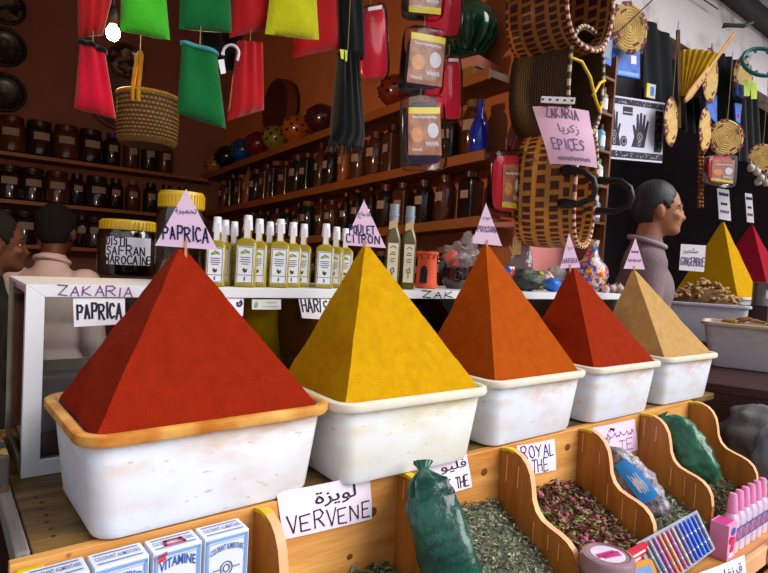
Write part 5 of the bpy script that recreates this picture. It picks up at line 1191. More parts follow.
mb = MB(); mb.ell((0, 0, 0), (.165, .085, .05)); tag(mb.build('root_bed', mat('root_bed', C(110, 74, 30), .9, .4, 60, .5), None, 60, loc=(c.x, c.y, H - .275)), 'bed of small brown roots filling the tan rimmed tub', 'roots', kind='stuff')
BG = R(-21); gx, gy = Vector((math.cos(BG), math.sin(BG), 0)), Vector((-math.sin(BG), math.cos(BG), 0))
g0 = Vector((1.74, 3.50, 0)) + gx * .225 + gy * .16
rz_ = thing('tub_riser', 'low dark box under the tub of ginger roots', 'riser', (g0.x, g0.y, H - .4495), BG); MB().box((0, 0, .0345), (.5, .34, .069)).build('box', DARKW, rz_)
tub('ginger_tub', 'grey white tub heaped with ginger roots behind the beige pyramid', (g0.x, g0.y, H - .38), BG, .47, .33, .238, GT, mat('grey_rim', C(196, 194, 204), .4), .03)
mb = MB(); mb.lathe([(0, .12), (.1, .085), (.18, .02), (.2, -.03), (0, -.03)], 24, sy=.68); tag(mb.build('ginger_bed', mat('ginger_bed', C(110, 78, 46), .9, .4, 40, .5), None, 60, loc=(g0.x, g0.y, H - .145), rot=(0, 0, BG)), 'brown heap of ginger bits under the loose roots', 'ginger', kind='stuff')
GIN = []; GM = mat('ginger_skin', C(176, 132, 84), .8, .25, 30, .3, c2=C(206, 164, 112))
for v_ in range(5):
    mb = MB(); r1 = random.Random(v_); mb.tube([(-.035, r1.uniform(-.006, .006), 0), (-.018, 0, .004), (0, r1.uniform(-.006, .006), .002), (.018, 0, .005), (.036, r1.uniform(-.01, .01), 0)], [.006, .011, .008, .012, .006], 8)
    mb.tube([(-.005, 0, 0), (.002, .018, .004), (.004, .03, .002)], [.009, .009, .005], 8); mb.tube([(.015, 0, 0), (.022, -.016, .004)], [.008, .005], 8); GIN.append(mb)
gp = None
for i in range(64):
    a, q_ = random.uniform(0, 6.28), math.sqrt(random.random()) * .95
    lx, ly = .19 * q_ * math.cos(a), .125 * q_ * math.sin(a); z = .125 * (1 - q_ ** 1.3) + random.uniform(0, .015)
    p = g0 + gx * lx + gy * ly; loc = (p.x, p.y, H - .138 + z); rot = (random.uniform(-.5, .5), random.uniform(-.6, .6), random.uniform(0, 6.28))
    if i < 5: src = GIN[i].build('ginger_root', GM, None, 60, loc=loc, rot=rot); tag(src, 'knobbly ginger root in the heap behind the beige pyramid', 'ginger root', 'ginger roots in the heap'); GIN[i] = src
    else:
        d = GIN[i % 5].copy(); col.objects.link(d); d.location = loc; d.rotation_euler = rot
GQ = [pY(x, y, 3.42) for x, y in ((681, 244), (706, 245.5), (704, 272), (679, 270))]
card('ginger_card', 'white card lettered GINGEMBRE stuck in the heap of ginger roots', 'card', GQ, PAPER, INKD, [('hand', 'GINGEMBRE', .04, .98, .2, .5, .006, 3), ('print', AR['skin'], .1, .7, .62, .88, .004, 1)], bow=.001)
dt_ = thing('dark_table', 'dark table at the right edge carrying the far yellow and crimson pyramids', 'table', W(4.6, .85, -1.5), TH)
MB().box((0, 0, 1.1), (1.9, .9, .04)).build('top', DARKW, dt_)
for x in (-.9, .9):
    for y in (-.4, .4): MB().box((x, y, .54), (.06, .06, 1.08)).build('leg', DARKW, dt_)
def far_pyr(px_apex, py_apex, Y, w, h, m, nm, lab, tl, s_off=(0, 0)):
    A = pY(px_apex, py_apex, Y); zr = A.z - h; base = Vector((A.x + s_off[0], A.y + s_off[1], H - .38 + .0005))
    hh = zr - base.z + .01
    tub('far_tub', tl, base, TH, w, w, hh, GT, RIM, .04)
    pyramid(nm, lab, Vector((base.x, base.y, zr)), TH, w - .05, w - .05, h, m, (0, 0), 3)
    return A
A1 = far_pyr(723, 222, 4.0, .46, .52, YEL, 'far_yellow_pyramid', 'yellow spice pyramid far right behind the ginger roots', 'white tub under the far yellow pyramid')
A2 = far_pyr(752, 225, 4.55, .5, .52, CRI, 'crimson_pyramid', 'crimson spice pyramid at the far right edge', 'white tub under the crimson pyramid')
for A, q, lab, wd in ((A1, [(717, 188), (729, 190), (731, 221), (719, 219)], 'tall white card standing on the far yellow pyramid', 'RAS'), (A2, [(745, 193), (752, 194), (754, 223), (747, 222)], 'tall white card standing on the crimson pyramid', 'ROSE')):
    card('pyramid_card', lab, 'card', [pY(x, y, A.y - .03) for x, y in q], PAPER, INKD, [('line', SQG, .15, .9, .76, .88, .008, 1), ('line', SQG, .25, .75, .46, .56, .006, 1), ('line', SQG, .15, .85, .2, .32, .006, 3)], bow=.001)
P = pY(764, 306, 3.6); o = thing('metal_tin', 'grey metal tin with a paper label at the right edge', 'tin', P, 0)
mb = MB(); mb.lathe([(.0, 0), (.07, 0), (.072, .004), (.07, .008), (.07, .14), (.073, .146), (.07, .15), (.066, .148), (.064, .02), (0, .02)], 32); mb.build('can', mat('dull_steel', C(130, 128, 130), .35, .1, 8, metal=.7), o, 40)
mb = MB(); mb.lathe([(.0712, .05), (.0712, .1)], 8, a0=R(-120), a1=R(-60)); mb.build('label', PAPER, o, 0)
MB().box((0, 0, -.18), (.16, .16, .36)).build('box', DARKW, thing('tin_riser', 'dark box under the grey metal tin', 'riser', P, TH - .3))
# grey burlap sacks under the bench
SK = mat('grey_burlap', C(104, 98, 98), .95, .3, 10, .5, 220)
for i, (px, py, Y, r_, m_, lab) in enumerate(((756, 440, 2.2, (.13, .1, .14), SK, 'folded grey burlap sack under the dark bench beside the last divider'), (776, 462, 2.05, (.07, .08, .13), mat('pale_blue_sack', C(130, 138, 156), .9, .12, 8, .4), 'pale blue grey cloth sack at the right edge beside the bins'))):
    P = pY(px, py, Y); mb = MB(); blob(mb, (0, 0, 0), r_, i * 5 + 2, .22, 40, 26, 2.2)
    for v in mb.v: v += Vector((.012 * math.sin(v.z * 60 + v.x * 30), 0, 0)) * (1 if i == 0 else .4)
    zz = P.z - r_[2]; tag(mb.build('cloth_sack', m_, None, 60, loc=P), lab, 'sack')
    if i == 0: st_ = MB().box((0, 0, 0), (.5, .24, 1.32 - .31)); tag(st_.build('sack_crate', DARKW, None, 0, loc=(P.x + .16, P.y, (1.32 - .31) / 2 - .28), rot=(0, 0, BR)), 'dark crate under the sacks beside the bins', 'crate')
room('floor_step', 2.3, 2.75, .2, .94, -1.5, -1.36, DFLOOR)
# ---------------------------------------------------------------- people
SKIN = mat('brown_skin', C(158, 100, 70), .55, .08, 14, .1, 90, sub=.0); SKIN_D = mat('deep_brown_skin', C(96, 58, 42), .55, .08, 14, .1, 90)
HAIR = mat('black_hair', C(10, 9, 10), .85, .4, 60, .6, 160, stretch=(1, 1, 4)); HAIRG = mat('greying_black_hair', C(20, 18, 22), .5, .3, 80, .3, 180, c2=C(40, 37, 42))
EYE = mat('eye_white', C(214, 206, 196), .2, .02); IRIS = mat('dark_iris', C(30, 20, 14), .2)
def cap(mb, a, b, r0_, r1_, k=10):
    a, b = Vector(a), Vector(b); mb.tube([a + (b - a) * i / k for i in range(k + 1)], [r0_ + (r1_ - r0_) * i / k for i in range(k + 1)], 14); mb.ell(a, (r0_,) * 3, n=14, k=8); mb.ell(b, (r1_,) * 3, n=14, k=8)
def remesh(o, vox, smooth=4):
    m = o.modifiers.new('remesh', 'REMESH'); m.mode = 'VOXEL'; m.voxel_size = vox; m.use_smooth_shade = True
    s = o.modifiers.new('smooth', 'SMOOTH'); s.factor = .5; s.iterations = smooth
def person(name, label, P, phi, floor, skin, hairm, cloth, trousers, bald=False, collar=None, arms=((-.02, -.25, -.78), (-.02, .25, -.78)), tilt=0):
    """P: centre of the head; phi: heading; local +x is the way the face looks"""
    o = thing(name, label, 'person', P, phi); fz = floor - P.z
    b = MB()
    # head
    b.ell((-.014, 0, .018), (.1, .077, .102), n=24, k=16); b.ell((.022, 0, -.045), (.068, .058, .078), n=20, k=14); b.ell((.058, 0, -.098), (.034, .034, .024)); b.ell((.03, 0, -.085), (.055, .05, .03))
    b.ell((.074, 0, .012), (.02, .05, .016)); b.ell((.09, 0, -.022), (.016, .012, .028), M=Matrix.Rotation(R(-18), 3, 'Y')); b.ell((.1, 0, -.04), (.014, .017, .011)); b.ell((.062, .036, -.034), (.026, .022, .02)); b.ell((.062, -.036, -.034), (.026, .022, .02))
    b.ell((.083, 0, -.064), (.012, .024, .007)); b.ell((.081, 0, -.076), (.012, .022, .007))
    for sg in (-1, 1):
        b.ell((-.012, sg * .086, -.018), (.022, .012, .034), M=Matrix.Rotation(R(-12), 3, 'Y')); b.ell((-.008, sg * .079, -.045), (.012, .009, .012))
    cap(b, (-.03, 0, -.07), (-.05, 0, -.2), .056, .062)
    # trunk
    for z, x, rx, ry, rz__ in ((-.27, -.055, .085, .165, .075), (-.38, -.045, .115, .17, .14), (-.52, -.04, .11, .155, .14), (-.66, -.045, .11, .15, .12), (-.8, -.05, .115, .165, .12)): b.ell((x, 0, z), (rx, ry, rz__), n=24, k=14)
    for sg in (-1, 1):
        b.ell((-.055, sg * .165, -.265), (.062, .062, .062)); hx, hy, hz = arms[0] if sg < 0 else arms[1]
        el = Vector((-.06 + hx * .1, sg * .225, -.54)); hd = Vector((hx + .06, hy, hz))
        cap(b, (-.055, sg * .175, -.27), el, .05, .042); cap(b, el, hd, .041, .028)
        d = (hd - el).normalized(); b.ell(hd + d * .05, (.045, .024, .045))
        for q in range(4): cap(b, hd + d * .075 + Vector((.0, sg * 0, .03 - .02 * q)), hd + d * (.14 - .008 * abs(q - 1.3)) + Vector((0, -sg * .012, .03 - .019 * q)), .0095, .0075, 4)
        cap(b, hd + d * .03 + Vector((0, -sg * .02, .03)), hd + d * .09 + Vector((0, -sg * .04, .045)), .011, .009, 4)
        cap(b, (-.05, sg * .09, -.85), (-.03, sg * .1, fz + .48), .085, .058); cap(b, (-.03, sg * .1, fz + .48), (-.05, sg * .1, fz + .08), .055, .04); b.ell((.01, sg * .1, fz + .042), (.125, .046, .042))
    body = b.build('body', skin, o, 60); remesh(body, .009, 3)
    # hair: a cap round the skull, cut at the hairline
    h = MB(); n, k = 40, 26; c0 = Vector((-.026, 0, .022)); rr_ = (.094, .0815, .105); rings = []
    vs = []; fs = []
    for i in range(k + 1):
        th = math.pi * i / k
        for j in range(n):
            ph = 2 * math.pi * j / n; e = Vector((math.sin(th) * math.cos(ph), math.sin(th) * math.sin(ph), math.cos(th))); f = 1 + .025 * noise.noise(e * 9)
            vs.append(c0 + Vector((e.x * rr_[0], e.y * rr_[1], e.z * rr_[2])) * f)
    for i in range(k):
        for j in range(n):
            f = (i * n + j, i * n + (j + 1) % n, (i + 1) * n + (j + 1) % n, (i + 1) * n + j); m = sum((vs[q] for q in f), Vector()) / 4
            line = .052 if bald else .066
            jit = .006 * noise.noise(m * 90)
            ear = ((m.x + .008) / .036) ** 2 + ((m.z + .03) / .046) ** 2 < 1
            if m.x > .03 + m.z * .3 + jit or ear or (m.z < -.03 and m.x > -.01) or m.z < -.086 + jit - .25 * max(0, -m.x - .06): continue
            fs.append(f)
    h.add(vs, fs); ho = h.build('hair', hairm, o, 60); sm = ho.modifiers.new('solid', 'SOLIDIFY'); sm.thickness = .009; sm.offset = -1
    for sg in (-1, 1):
        e = MB(); e.ell((.066, sg * .03, -.008), (.0095, .0105, .009)); e.build('eye', EYE, o, 60); e = MB(); e.ell((.0728, sg * .0305, -.008), (.004, .005, .005)); e.build('iris', IRIS, o, 60)
        e = MB(); e.tube([(.083, sg * .012, .016), (.083, sg * .03, .02), (.07, sg * .05, .013)], [.004, .005, .003], 8); e.build('eyebrow', hairm, o, 60)
    m = MB(); m.tube([(.083, -.02, -.07), (.0935, 0, -.07), (.083, .02, -.07)], .0022, 6); m.build('mouth_line', mat('lip', C(110, 60, 50), .5), o, 60)
    # shirt or robe
    g = MB()
    for z, x, rx, ry, rz__ in ((-.268, -.055, .098, .178, .084), (-.38, -.045, .13, .186, .15), (-.52, -.04, .127, .175, .15), (-.66, -.045, .127, .17, .14), (-.8, -.05, .135, .185, .13)): g.ell((x, 0, z), (rx, ry, rz__), n=24, k=14)
    cap(g, (-.045, 0, -.165), (-.05, 0, -.25), .073, .1)
    for sg in (-1, 1):
        g.ell((-.055, sg * .168, -.262), (.078, .078, .076)); hx, hy, hz = arms[0] if sg < 0 else arms[1]; el = Vector((-.06 + hx * .1, sg * .225, -.54)); hd = Vector((hx + .06, hy, hz))
        cap(g, (-.055, sg * .178, -.268), el, .068, .06); cap(g, el, el + (hd - el) * .8, .06, .05)
    if trousers is None:
        cap(g, (-.05, 0, -.85), (-.05, 0, fz + .15), .17, .22)
    go = g.build('robe' if trousers is None else 'shirt', cloth, o, 60); remesh(go, .012, 3)
    if collar:
        c = MB(); c.tube([(-.045 + .078 * math.cos(a), .074 * math.sin(a), -.155 - .022 * math.cos(a)) for a in [i * math.pi / 14 for i in range(28)]], .012, 8, closed=True); c.build('collar', collar, o, 60)
    if trousers:
        t_ = MB()
        for sg in (-1, 1): cap(t_, (-.05, sg * .09, -.86), (-.04, sg * .1, fz + .1), .105, .07)
        to = t_.build('trousers', trousers, o, 60); remesh(to, .014, 3)
    return o
ROBE = mat('mauve_grey_cloth', C(120, 100, 106), .9, .12, 5, .3, 60); SHIRT = mat('pale_pink_shirt', C(224, 200, 204), .9, .06, 5, .2, 60); BLKC = mat('black_cloth', C(14, 12, 16), .9, .2, 8)
person('person', 'man in a mauve grey robe in profile, looking right, behind the beige pyramid', pY(660, 209, 2.66), R(-16), H - 1.36, SKIN, HAIRG, ROBE, None, True, mat('robe_collar', C(156, 130, 134), .9))
person('person', 'person in a pale pink shirt seen from behind, left of the jar', pY(58, 230, 2.9), R(92), H - 1.42, SKIN_D, HAIR, SHIRT, BLKC, False, SHIRT)
person('person', 'person in black with black hair at the left edge of the shop', pY(-2, 242, 2.3), R(40), H - 1.42, SKIN_D, HAIR, BLKC, BLKC)

# ---------------------------------------------------------------- dried herbs in the bins
def herb(name, label, s0, s1, zb, zf, mats, n, size, seed, buds=None, tmin=-.262, aspect=2.6):
    rs = random.Random(seed); mb = MB(); c = W((s0 + s1) / 2, -.148, (zb + zf) / 2)
    def zt(s, t):
        f = (t + .033) / (tmin + .033); return zb + (zf - zb) * f + .012 * noise.noise(Vector((s * 18, t * 18, seed))) - .02 * (abs((s - (s0 + s1) / 2) / (s1 - s0) * 2) ** 3)
    def P(s, t, z): return Vector((s - (s0 + s1) / 2, t + .148, z - (zb + zf) / 2))
    NU, NV = 20, 16; top = [[P(s0 + (s1 - s0) * i / NU, -.034 + (tmin + .034) * j / NV, zt(s0 + (s1 - s0) * i / NU, -.034 + (tmin + .034) * j / NV) - .004) for i in range(NU + 1)] for j in range(NV + 1)]
    mb.add([p for r in top for p in r], [(j * (NU + 1) + i, (j + 1) * (NU + 1) + i, (j + 1) * (NU + 1) + i + 1, j * (NU + 1) + i + 1) for j in range(NV) for i in range(NU)], 0)
    for _ in range(n):
        s, t = rs.uniform(s0, s1), rs.uniform(tmin, -.035); p = P(s, t, zt(s, t) + rs.uniform(-.003, .012))
        M = Matrix.Rotation(rs.uniform(0, 6.3), 3, 'Z') @ Matrix.Rotation(rs.uniform(-1, 1), 3, 'X') @ Matrix.Rotation(rs.uniform(-.7, .7), 3, 'Y')
        l = size * rs.uniform(.6, 1.4); w = l / aspect * rs.uniform(.6, 1.2); cu_ = rs.uniform(-.3, .6) * w
        mb.add([p + M @ Vector(v) for v in ((-l, 0, 0), (-l * .2, -w, cu_), (l * .5, -w * .7, cu_), (l, 0, 0), (l * .5, w * .7, cu_), (-l * .2, w, cu_), (0, 0, 0))], [(0, 1, 6), (1, 2, 6), (2, 3, 6), (3, 4, 6), (4, 5, 6), (5, 0, 6)], rs.randrange(len(mats) - (1 if buds else 0)))
    for _ in range(buds or 0):
        s, t = rs.uniform(s0 + .01, s1 - .01), rs.uniform(tmin, -.04); blob(mb, P(s, t, zt(s, t) + .006), (rs.uniform(.004, .0075),) * 3, rs.random() * 9, .3, 10, 7, 3, len(mats) - 1)
    return tag(mb.build(name, mats, None, 0, loc=c, rot=(0, 0, TH)), label, 'herbs', kind='stuff')
def hm_(nm, c): return mat(nm, c, .9, .3, 40)
HG = [hm_('olive_leaf', C(110, 120, 70)), hm_('dark_olive_leaf', C(66, 74, 40)), hm_('yellow_green_leaf', C(140, 146, 84)), hm_('grey_leaf', C(128, 134, 108))]
HM = [hm_('grey_green_leaf', C(104, 112, 92)), hm_('dark_mint_leaf', C(62, 70, 54)), hm_('pale_stem', C(176, 170, 140)), hm_('sage_leaf', C(128, 134, 110)), hm_('brown_bit', C(96, 84, 62))]
HR = [hm_('wine_petal', C(104, 42, 44)), hm_('green_sepal', C(116, 124, 66)), hm_('brown_petal', C(104, 62, 44)), hm_('dark_petal', C(72, 36, 38)), hm_('straw_bit', C(160, 140, 92)), hm_('rose_bud', C(170, 96, 112))]
herb('dried_verbena', 'dried olive green leaves in the second bin under the VERVENE card', .272, .585, -.632, -.72, HG, 1200, .011, 1)
herb('dried_mint', 'grey green crumbled dried mint in the third bin', .605, .92, -.565, -.70, HM, 4200, .0052, 2)
herb('dried_roses', 'dried wine red rose petals and buds under the ROYAL THE card', .94, 1.265, -.588, -.70, HR, 3000, .009, 3, 60)
herb('dried_sage', 'grey green dried leaves in the fifth bin beside the clear bag', 1.285, 1.615, -.61, -.715, HM, 1800, .007, 4)
herb('dried_thyme', 'brown green dried sprigs in the last bin behind the pink capped bottles', 1.637, 1.968, -.60, -.715, [HG[1], HG[0], HM[4], HR[2]], 1500, .009, 5)

# ---------------------------------------------------------------- bags lying in the bins
def bag(name, label, pts, widths, depths, m, seed, side, crease=.1, twist=True):
    """soft bag: a loft along world points, flattened; side: direction of its broad width"""
    N = 40; K_ = 40; pts = [Vector(p) for p in pts]; c = pts[0].copy(); rings = []; side = Vector(side).normalized()
    def cr(i, f):
        a = [pts[max(0, min(len(pts) - 1, i + q))] for q in (-1, 0, 1, 2)]
        return .5 * ((2 * a[1]) + (-a[0] + a[2]) * f + (2 * a[0] - 5 * a[1] + 4 * a[2] - a[3]) * f * f + (-a[0] + 3 * a[1] - 3 * a[2] + a[3]) * f ** 3)
    def li(L_, f): x = f * (len(L_) - 1); i = min(int(x), len(L_) - 2); return L_[i] + (L_[i + 1] - L_[i]) * (x - i)
    frames = []
    for k in range(N + 1):
        x = k / N * (len(pts) - 1); i = min(int(x), len(pts) - 2); p = cr(i, x - i) - c; q = cr(i, min(1, x - i + .02)) - cr(i, max(0, x - i - .02))
        d = q.normalized(); e = (side - d * side.dot(d)).normalized(); nn = e.cross(d).normalized(); w, h = li(widths, k / N) / 2, li(depths, k / N) / 2; ring = []
        frames.append((p, e, nn, w, h)); sm_ = 1 if k < N * .48 or not twist else .35
        for j in range(K_):
            a = 2 * math.pi * j / K_; ca, sa = math.cos(a), math.sin(a); v = e * math.copysign(abs(ca) ** .72, ca) * w + nn * math.copysign(abs(sa) ** .72, sa) * h; gather = max(0, 1 - abs(k / N - .13) / .34)
            s = 1 + .13 * gather * math.sin(9 * a + seed + 1.5 * math.sin(3 * a)) + sm_ * crease * 1.5 * noise.noise((p + v) * 36 + Vector((seed, 0, 0))) + sm_ * crease * 1.1 * noise.noise((p * 1.0 + v) * 70 + Vector((0, seed, 0))) + sm_ * crease * .9 * noise.noise(Vector((math.cos(a) * 6, math.sin(a) * 6, k * .12 + seed)))
            ring.append(p + v * s)
        rings.append(ring)
    o = thing(name, label, 'bag', c, 0); mb = MB(); mb.loft(rings); mb.build('film', m, o, 60)
    return o, frames
GBAG = mat('green_plastic_bag', C(12, 62, 52), .27, .3, 18, 1.0, 16, coat=.3, c2=C(22, 88, 70)); GBAG2 = mat('bright_green_plastic_bag', C(16, 76, 50), .27, .35, 24, 1.0, 17, coat=.3, c2=C(30, 112, 76))
o, frs = bag('green_bag', 'dark green plastic bag with printed lines leaning over the second divider', [pT(423, 462, -.1), pT(425, 478, -.125), pT(432, 505, -.16), pT(442, 540, -.195), pT(454, 580, -.225), pT(463, 612, -.25)], [.04, .016, .074, .1, .106, .108, .11, .11, .1], [.018, .014, .045, .058, .062, .064, .064, .06, .05], GBAG, 1.5, (.99, -.1, 0), .1)
def on_bag(frs, f0_, f1_, w0, w1, lift=.004):
    def fn(a, b):
        x = (f1_ + (f0_ - f1_) * b) * (len(frs) - 1); i = min(int(x), len(frs) - 2); q = x - i; p0, e, nn, w, h = frs[i]; p1, e1, n1, w1_, h1 = frs[i + 1]
        t = (w0 + (w1 - w0) * a); sg = -1 if nn.y > 0 else 1
        hh = h + (h1 - h) * q; ww = w + (w1_ - w) * q
        return p0 + (p1 - p0) * q + e * t * ww + nn * sg * (hh * math.sqrt(max(0, 1 - t * t)) + lift), (nn * sg).normalized()
    return fn
mb = MB()
for f0_, f1_, s_ in ((.52, .56, AR['zakaria']), (.58, .62, AR['qronfl']), (.64, .68, AR['tahmira']), (.70, .72, AR['djaj']), (.74, .76, AR['harira'])):
    g = on_bag(frs, f0_, f1_, -.55, .7, .008); printed(mb, s_ + ' ' + AR['louiza'] if f0_ != .64 else s_, g)
mb.build('lettering', mat('dark_green_print', C(8, 40, 46), .5), o, 0)
o, frs = bag('clear_bag', 'clear plastic bag of purple grey flowers with a blue label on the fourth divider', [pT(601, 441, -.06), pT(606, 452, -.08), pT(620, 472, -.115), pT(634, 492, -.15), pT(644, 506, -.175), pT(650, 514, -.185)], [.055, .03, .1, .138, .145, .14, .125, .1], [.02, .016, .05, .07, .078, .07, .06, .045], mat('purple_grey_flowers', C(110, 96, 106), .35, .5, 40, .7, 110, c2=C(190, 180, 196), coat=.6), 4.2, (.92, -.38, 0), .08, False)
g = on_bag(frs, .3, .72, .1, .8, .011); mb = MB(); mb.sheet(lambda a, b: g(a, b)[0], 6, 6, .001); lb = mb.build('blue_label', mat('blue_label', C(40, 130, 200), .4), o, 60)
g = on_bag(frs, .4, .62, .3, .66, .014); mb = MB(); strokes(mb, SCR, g, .002); mb.build('lettering', PAPER, lb, 0)
o, frs = bag('green_bag', 'bright green plastic bag without print lying on the fifth divider', [pT(661, 414, -.05), pT(664, 419, -.06), pT(674, 430, -.09), pT(686, 448, -.13), pT(696, 466, -.165), pT(704, 480, -.185)], [.045, .018, .085, .122, .132, .13, .125, .11], [.02, .016, .05, .07, .08, .08, .075, .06], GBAG2, 8.8, (.88, -.47, 0), .07, False)
# ---------------------------------------------------------------- colouring boxes in the first bin
BXW = mat('white_carton', C(214, 220, 236), .5, .03, 8); BXB = mat('carton_blue', C(40, 90, 170), .5, .05); BXL = mat('carton_pale_blue', C(120, 160, 214), .5, .05); BXR = mat('carton_red', C(206, 40, 60), .5)
def dye_box(s, t, ztop, rz, label, style):
    w, d, h = .0735, .045, .11
    o = thing('dye_box', label, 'box', W(s, t, ztop - h), TH + rz, 'white and blue food colour boxes in the first bin')
    MB().box((0, 0, h / 2), (w, d, h)).build('carton', BXW, o, 0, bevel=.0012)
    f = lambda a, b: (Vector((-w / 2 + w * a, -d / 2 - .0012, h * b)), Vector((0, -1, 0))); tp = lambda a, b: (Vector((-w / 2 + w * a, -d / 2 + d * b, h + .0012)), Vector((0, 0, 1)))
    k = MB(); fr_ = lambda i: [(i, i), (i, 1 - i), (1 - i, 1 - i), (1 - i, i), (i, i)]
    strokes(k, [fr_(.06)], f, .0036); strokes(k, [fr_(.035)], f, .001); strokes(k, [fr_(.1)], f, .0008); k.build('blue_frame', BXL, o, 0)
    k = MB(); arch = lambda a0, a1, b, rise, hh: (lambda a, q: f(a0 + (a1 - a0) * a, b + rise * (1 - (2 * a - 1) ** 2) + hh * q))
    def pr(s_, a0, a1, b, rise, hh):
        vs, fs = glyphs(s_, bold=.02); g = arch(a0, a1, b, rise, hh); k.add([g(*p)[0] for p in vs], fs)
    if style == 0: pr('COLORANT ALIMENTAIRE', .13, .87, .72, .06, .09); pr('DEUX CHAINES', .13, .87, .2, 0, .12)
    else: pr('VITAMINE', .13, .87, .7, .06, .14); pr('COLORANT', .2, .8, .2, 0, .1)
    k.build('lettering', BXB, o, 0)
    k = MB(); strokes(k, [[(.5 + .13 * math.cos(i * math.pi / 10), .5 + .1 * math.sin(i * math.pi / 10)) for i in range(21)], [(.5 + .07 * math.cos(i * math.pi / 6), .5 + .055 * math.sin(i * math.pi / 6)) for i in range(13)], [(.2, .5), (.34, .5)], [(.66, .5), (.8, .5)]], f, .0018); k.build('round_emblem', mat('emblem_grey', C(90, 110, 150), .5), o, 0)
    k = MB(); vs, fs = glyphs('COLORANT ALIMENTAIRE', bold=.01); k.add([tp(.08 + .84 * p[0], .4 + .25 * p[1])[0] for p in vs], fs); strokes(k, [[(.1, .2), (.9, .2)], [(.1, .8), (.9, .8)]], tp, .003); k.build('top_print', mat('top_print', C(110, 120, 160), .5), o, 0)
    k = MB()
    if style: strokes(k, [[(.05, .92), (.25, .96)], [(.1, .87), (.22, .9)]], f, .006); strokes(k, [[(.3, .3), (.7, .3), (.66, .6), (.34, .6), (.3, .3)]], tp, .005)
    k.build('red_ribbon', BXR, o, 0) if style else None
    k = MB(); strokes(k, [[(.72, .12), (.96, .15)]], f, .006); k.build('red_corner', BXR, o, 0)
    return o
for s, rz, lab, stl in ((-.062, .03, 'leftmost food colour box in the first bin', 0), (.017, .02, 'second food colour box from the left in the first bin', 0), (.096, .01, 'food colour box with red ribbon print, third from the left', 1), (.1745, -.005, 'rightmost food colour box beside the first divider', 0)):
    dye_box(s, -.0785, -.4475, rz, lab, stl)
mb = MB(); mb.box((0, 0, 0), (.32, .1, .16)); tag(mb.build('box_tray', mat('plain_carton', C(170, 140, 100), .8), None, 0, loc=W(.06, -.09, -.638), rot=(0, 0, TH)), 'plain carton under the food colour boxes', 'carton')

# ---------------------------------------------------------------- goods on the front ledge
o = thing('cream_jar', 'glass jar of brown paste with a purple lid label on the front ledge', 'jar', W(.95, -.318, -.805 + .066), 0); o.scale = (1.16,) * 3
b = MB(); b.lathe([(0, 0), (.043, 0), (.047, .006), (.047, .075), (.043, .085), (.041, .1)], 36); b.build('body', mat('brown_paste_glass', C(120, 70, 44), .1, .15, 20, coat=.6), o, 40)
b = MB(); b.lathe([(.044, .086), (.048, .088), (.0485, .112), (.046, .117), (.04, .119), (.04, .117), (0, .117)], 40); b.build('lid', mat('mauve_lid', C(150, 116, 124), .3, .1, 20, coat=.4), o, 40)
b = MB(); b.lathe([(0, .1176), (.031, .1178)], 32); lb = b.build('lid_label', mat('pale_lid_label', C(222, 206, 230), .4), o, 40)
k = MB(); g = lambda a, b_: (Vector((-.027 + .054 * a, -.018 + .036 * b_, .1186)), Vector((0, 0, 1))); strokes(k, [[(.1, .1), (.9, .75)], [(.1, .3), (.75, .8)], [(.3, .1), (.9, .5)]], g, .0075); k.build('pink_swash', mat('magenta_swash', C(196, 50, 120), .4), lb, 0)
b = MB(); b.lathe([(.0476, .015), (.0476, .07)], 30, a0=R(-170), a1=R(-10)); lb = b.build('side_label', mat('pale_side_label', C(214, 196, 220), .4), o, 40)
k = MB(); g = lambda a, b_: (Vector((.0485 * math.cos(R(-150 + 120 * a)), .0485 * math.sin(R(-150 + 120 * a)), .02 + .045 * b_)), Vector((math.cos(R(-150 + 120 * a)), math.sin(R(-150 + 120 * a)), 0))); strokes(k, SCR, g, .005); k.build('lettering', mat('magenta_print', C(190, 50, 120), .4), lb, 0)
MB().box((0, 0, 0), (.1, .06, .062)).build('block', PINE_S, tag(thing('jar_block', 'small pine block raising the paste jar on the ledge', 'block', W(.95, -.307, -.774), TH)))
def carton(name, label, q, t, m, d, extra=()):
    return pack(name, label, q, t, m, list(extra), d)
carton('red_packet', 'small red and white packet lying behind the paste jar', [(623, 556), (648, 543), (652, 556), (630, 571)], -.29, BXR, .01, [('white_lines', .15, .55, .3, .45, PAPER), ('white_lines', .2, .8, .6, .72, PAPER)])
carton('yellow_packet', 'small yellow edged packet with blue picture in front of the red packet', [(628, 568), (652, 560), (658, 574), (637, 590)], -.315, mat('orange_yellow_pack', C(226, 150, 50), .5), .01, [('picture', .08, .85, .12, .85, mat('pale_blue_picture', C(130, 160, 200), .5, .2, 30))])
# flat clear pack of coloured kohl pencils
q = [pT(640, 543, -.28), pT(698, 511, -.28), pT(716, 549, -.335), pT(664, 588, -.335)]
c = sum(q, Vector()) / 4; q = [p - c for p in q]; f = quadmap(q, 0, 0); n = f(.5, .5)[1]
o = thing('pencil_pack', 'clear flat pack of coloured glitter pencils leaning on the front ledge', 'pack', c, 0)
PC = [C(120, 130, 140), C(150, 150, 170), C(190, 90, 170), C(236, 120, 90), C(240, 150, 110), C(200, 90, 160), C(190, 170, 150), C(120, 110, 190), C(60, 100, 220), C(30, 90, 230), C(40, 110, 240), C(60, 90, 200), C(120, 140, 170)]
TIP = mat('silver_ring', C(210, 210, 214), .25, metal=.6)
for i, cc in enumerate(PC):
    a = .05 + .9 * i / (len(PC) - 1); mb = MB(); mb.tube([f(a, .04)[0], f(a, .3)[0], f(a, .9)[0], f(a, .97)[0]], [.0042, .0044, .0044, .002], 10)
    mb.build('pencil', mat('glitter_pencil', cc, .25, .15, 90, coat=.5), o, 50)
mb = MB()
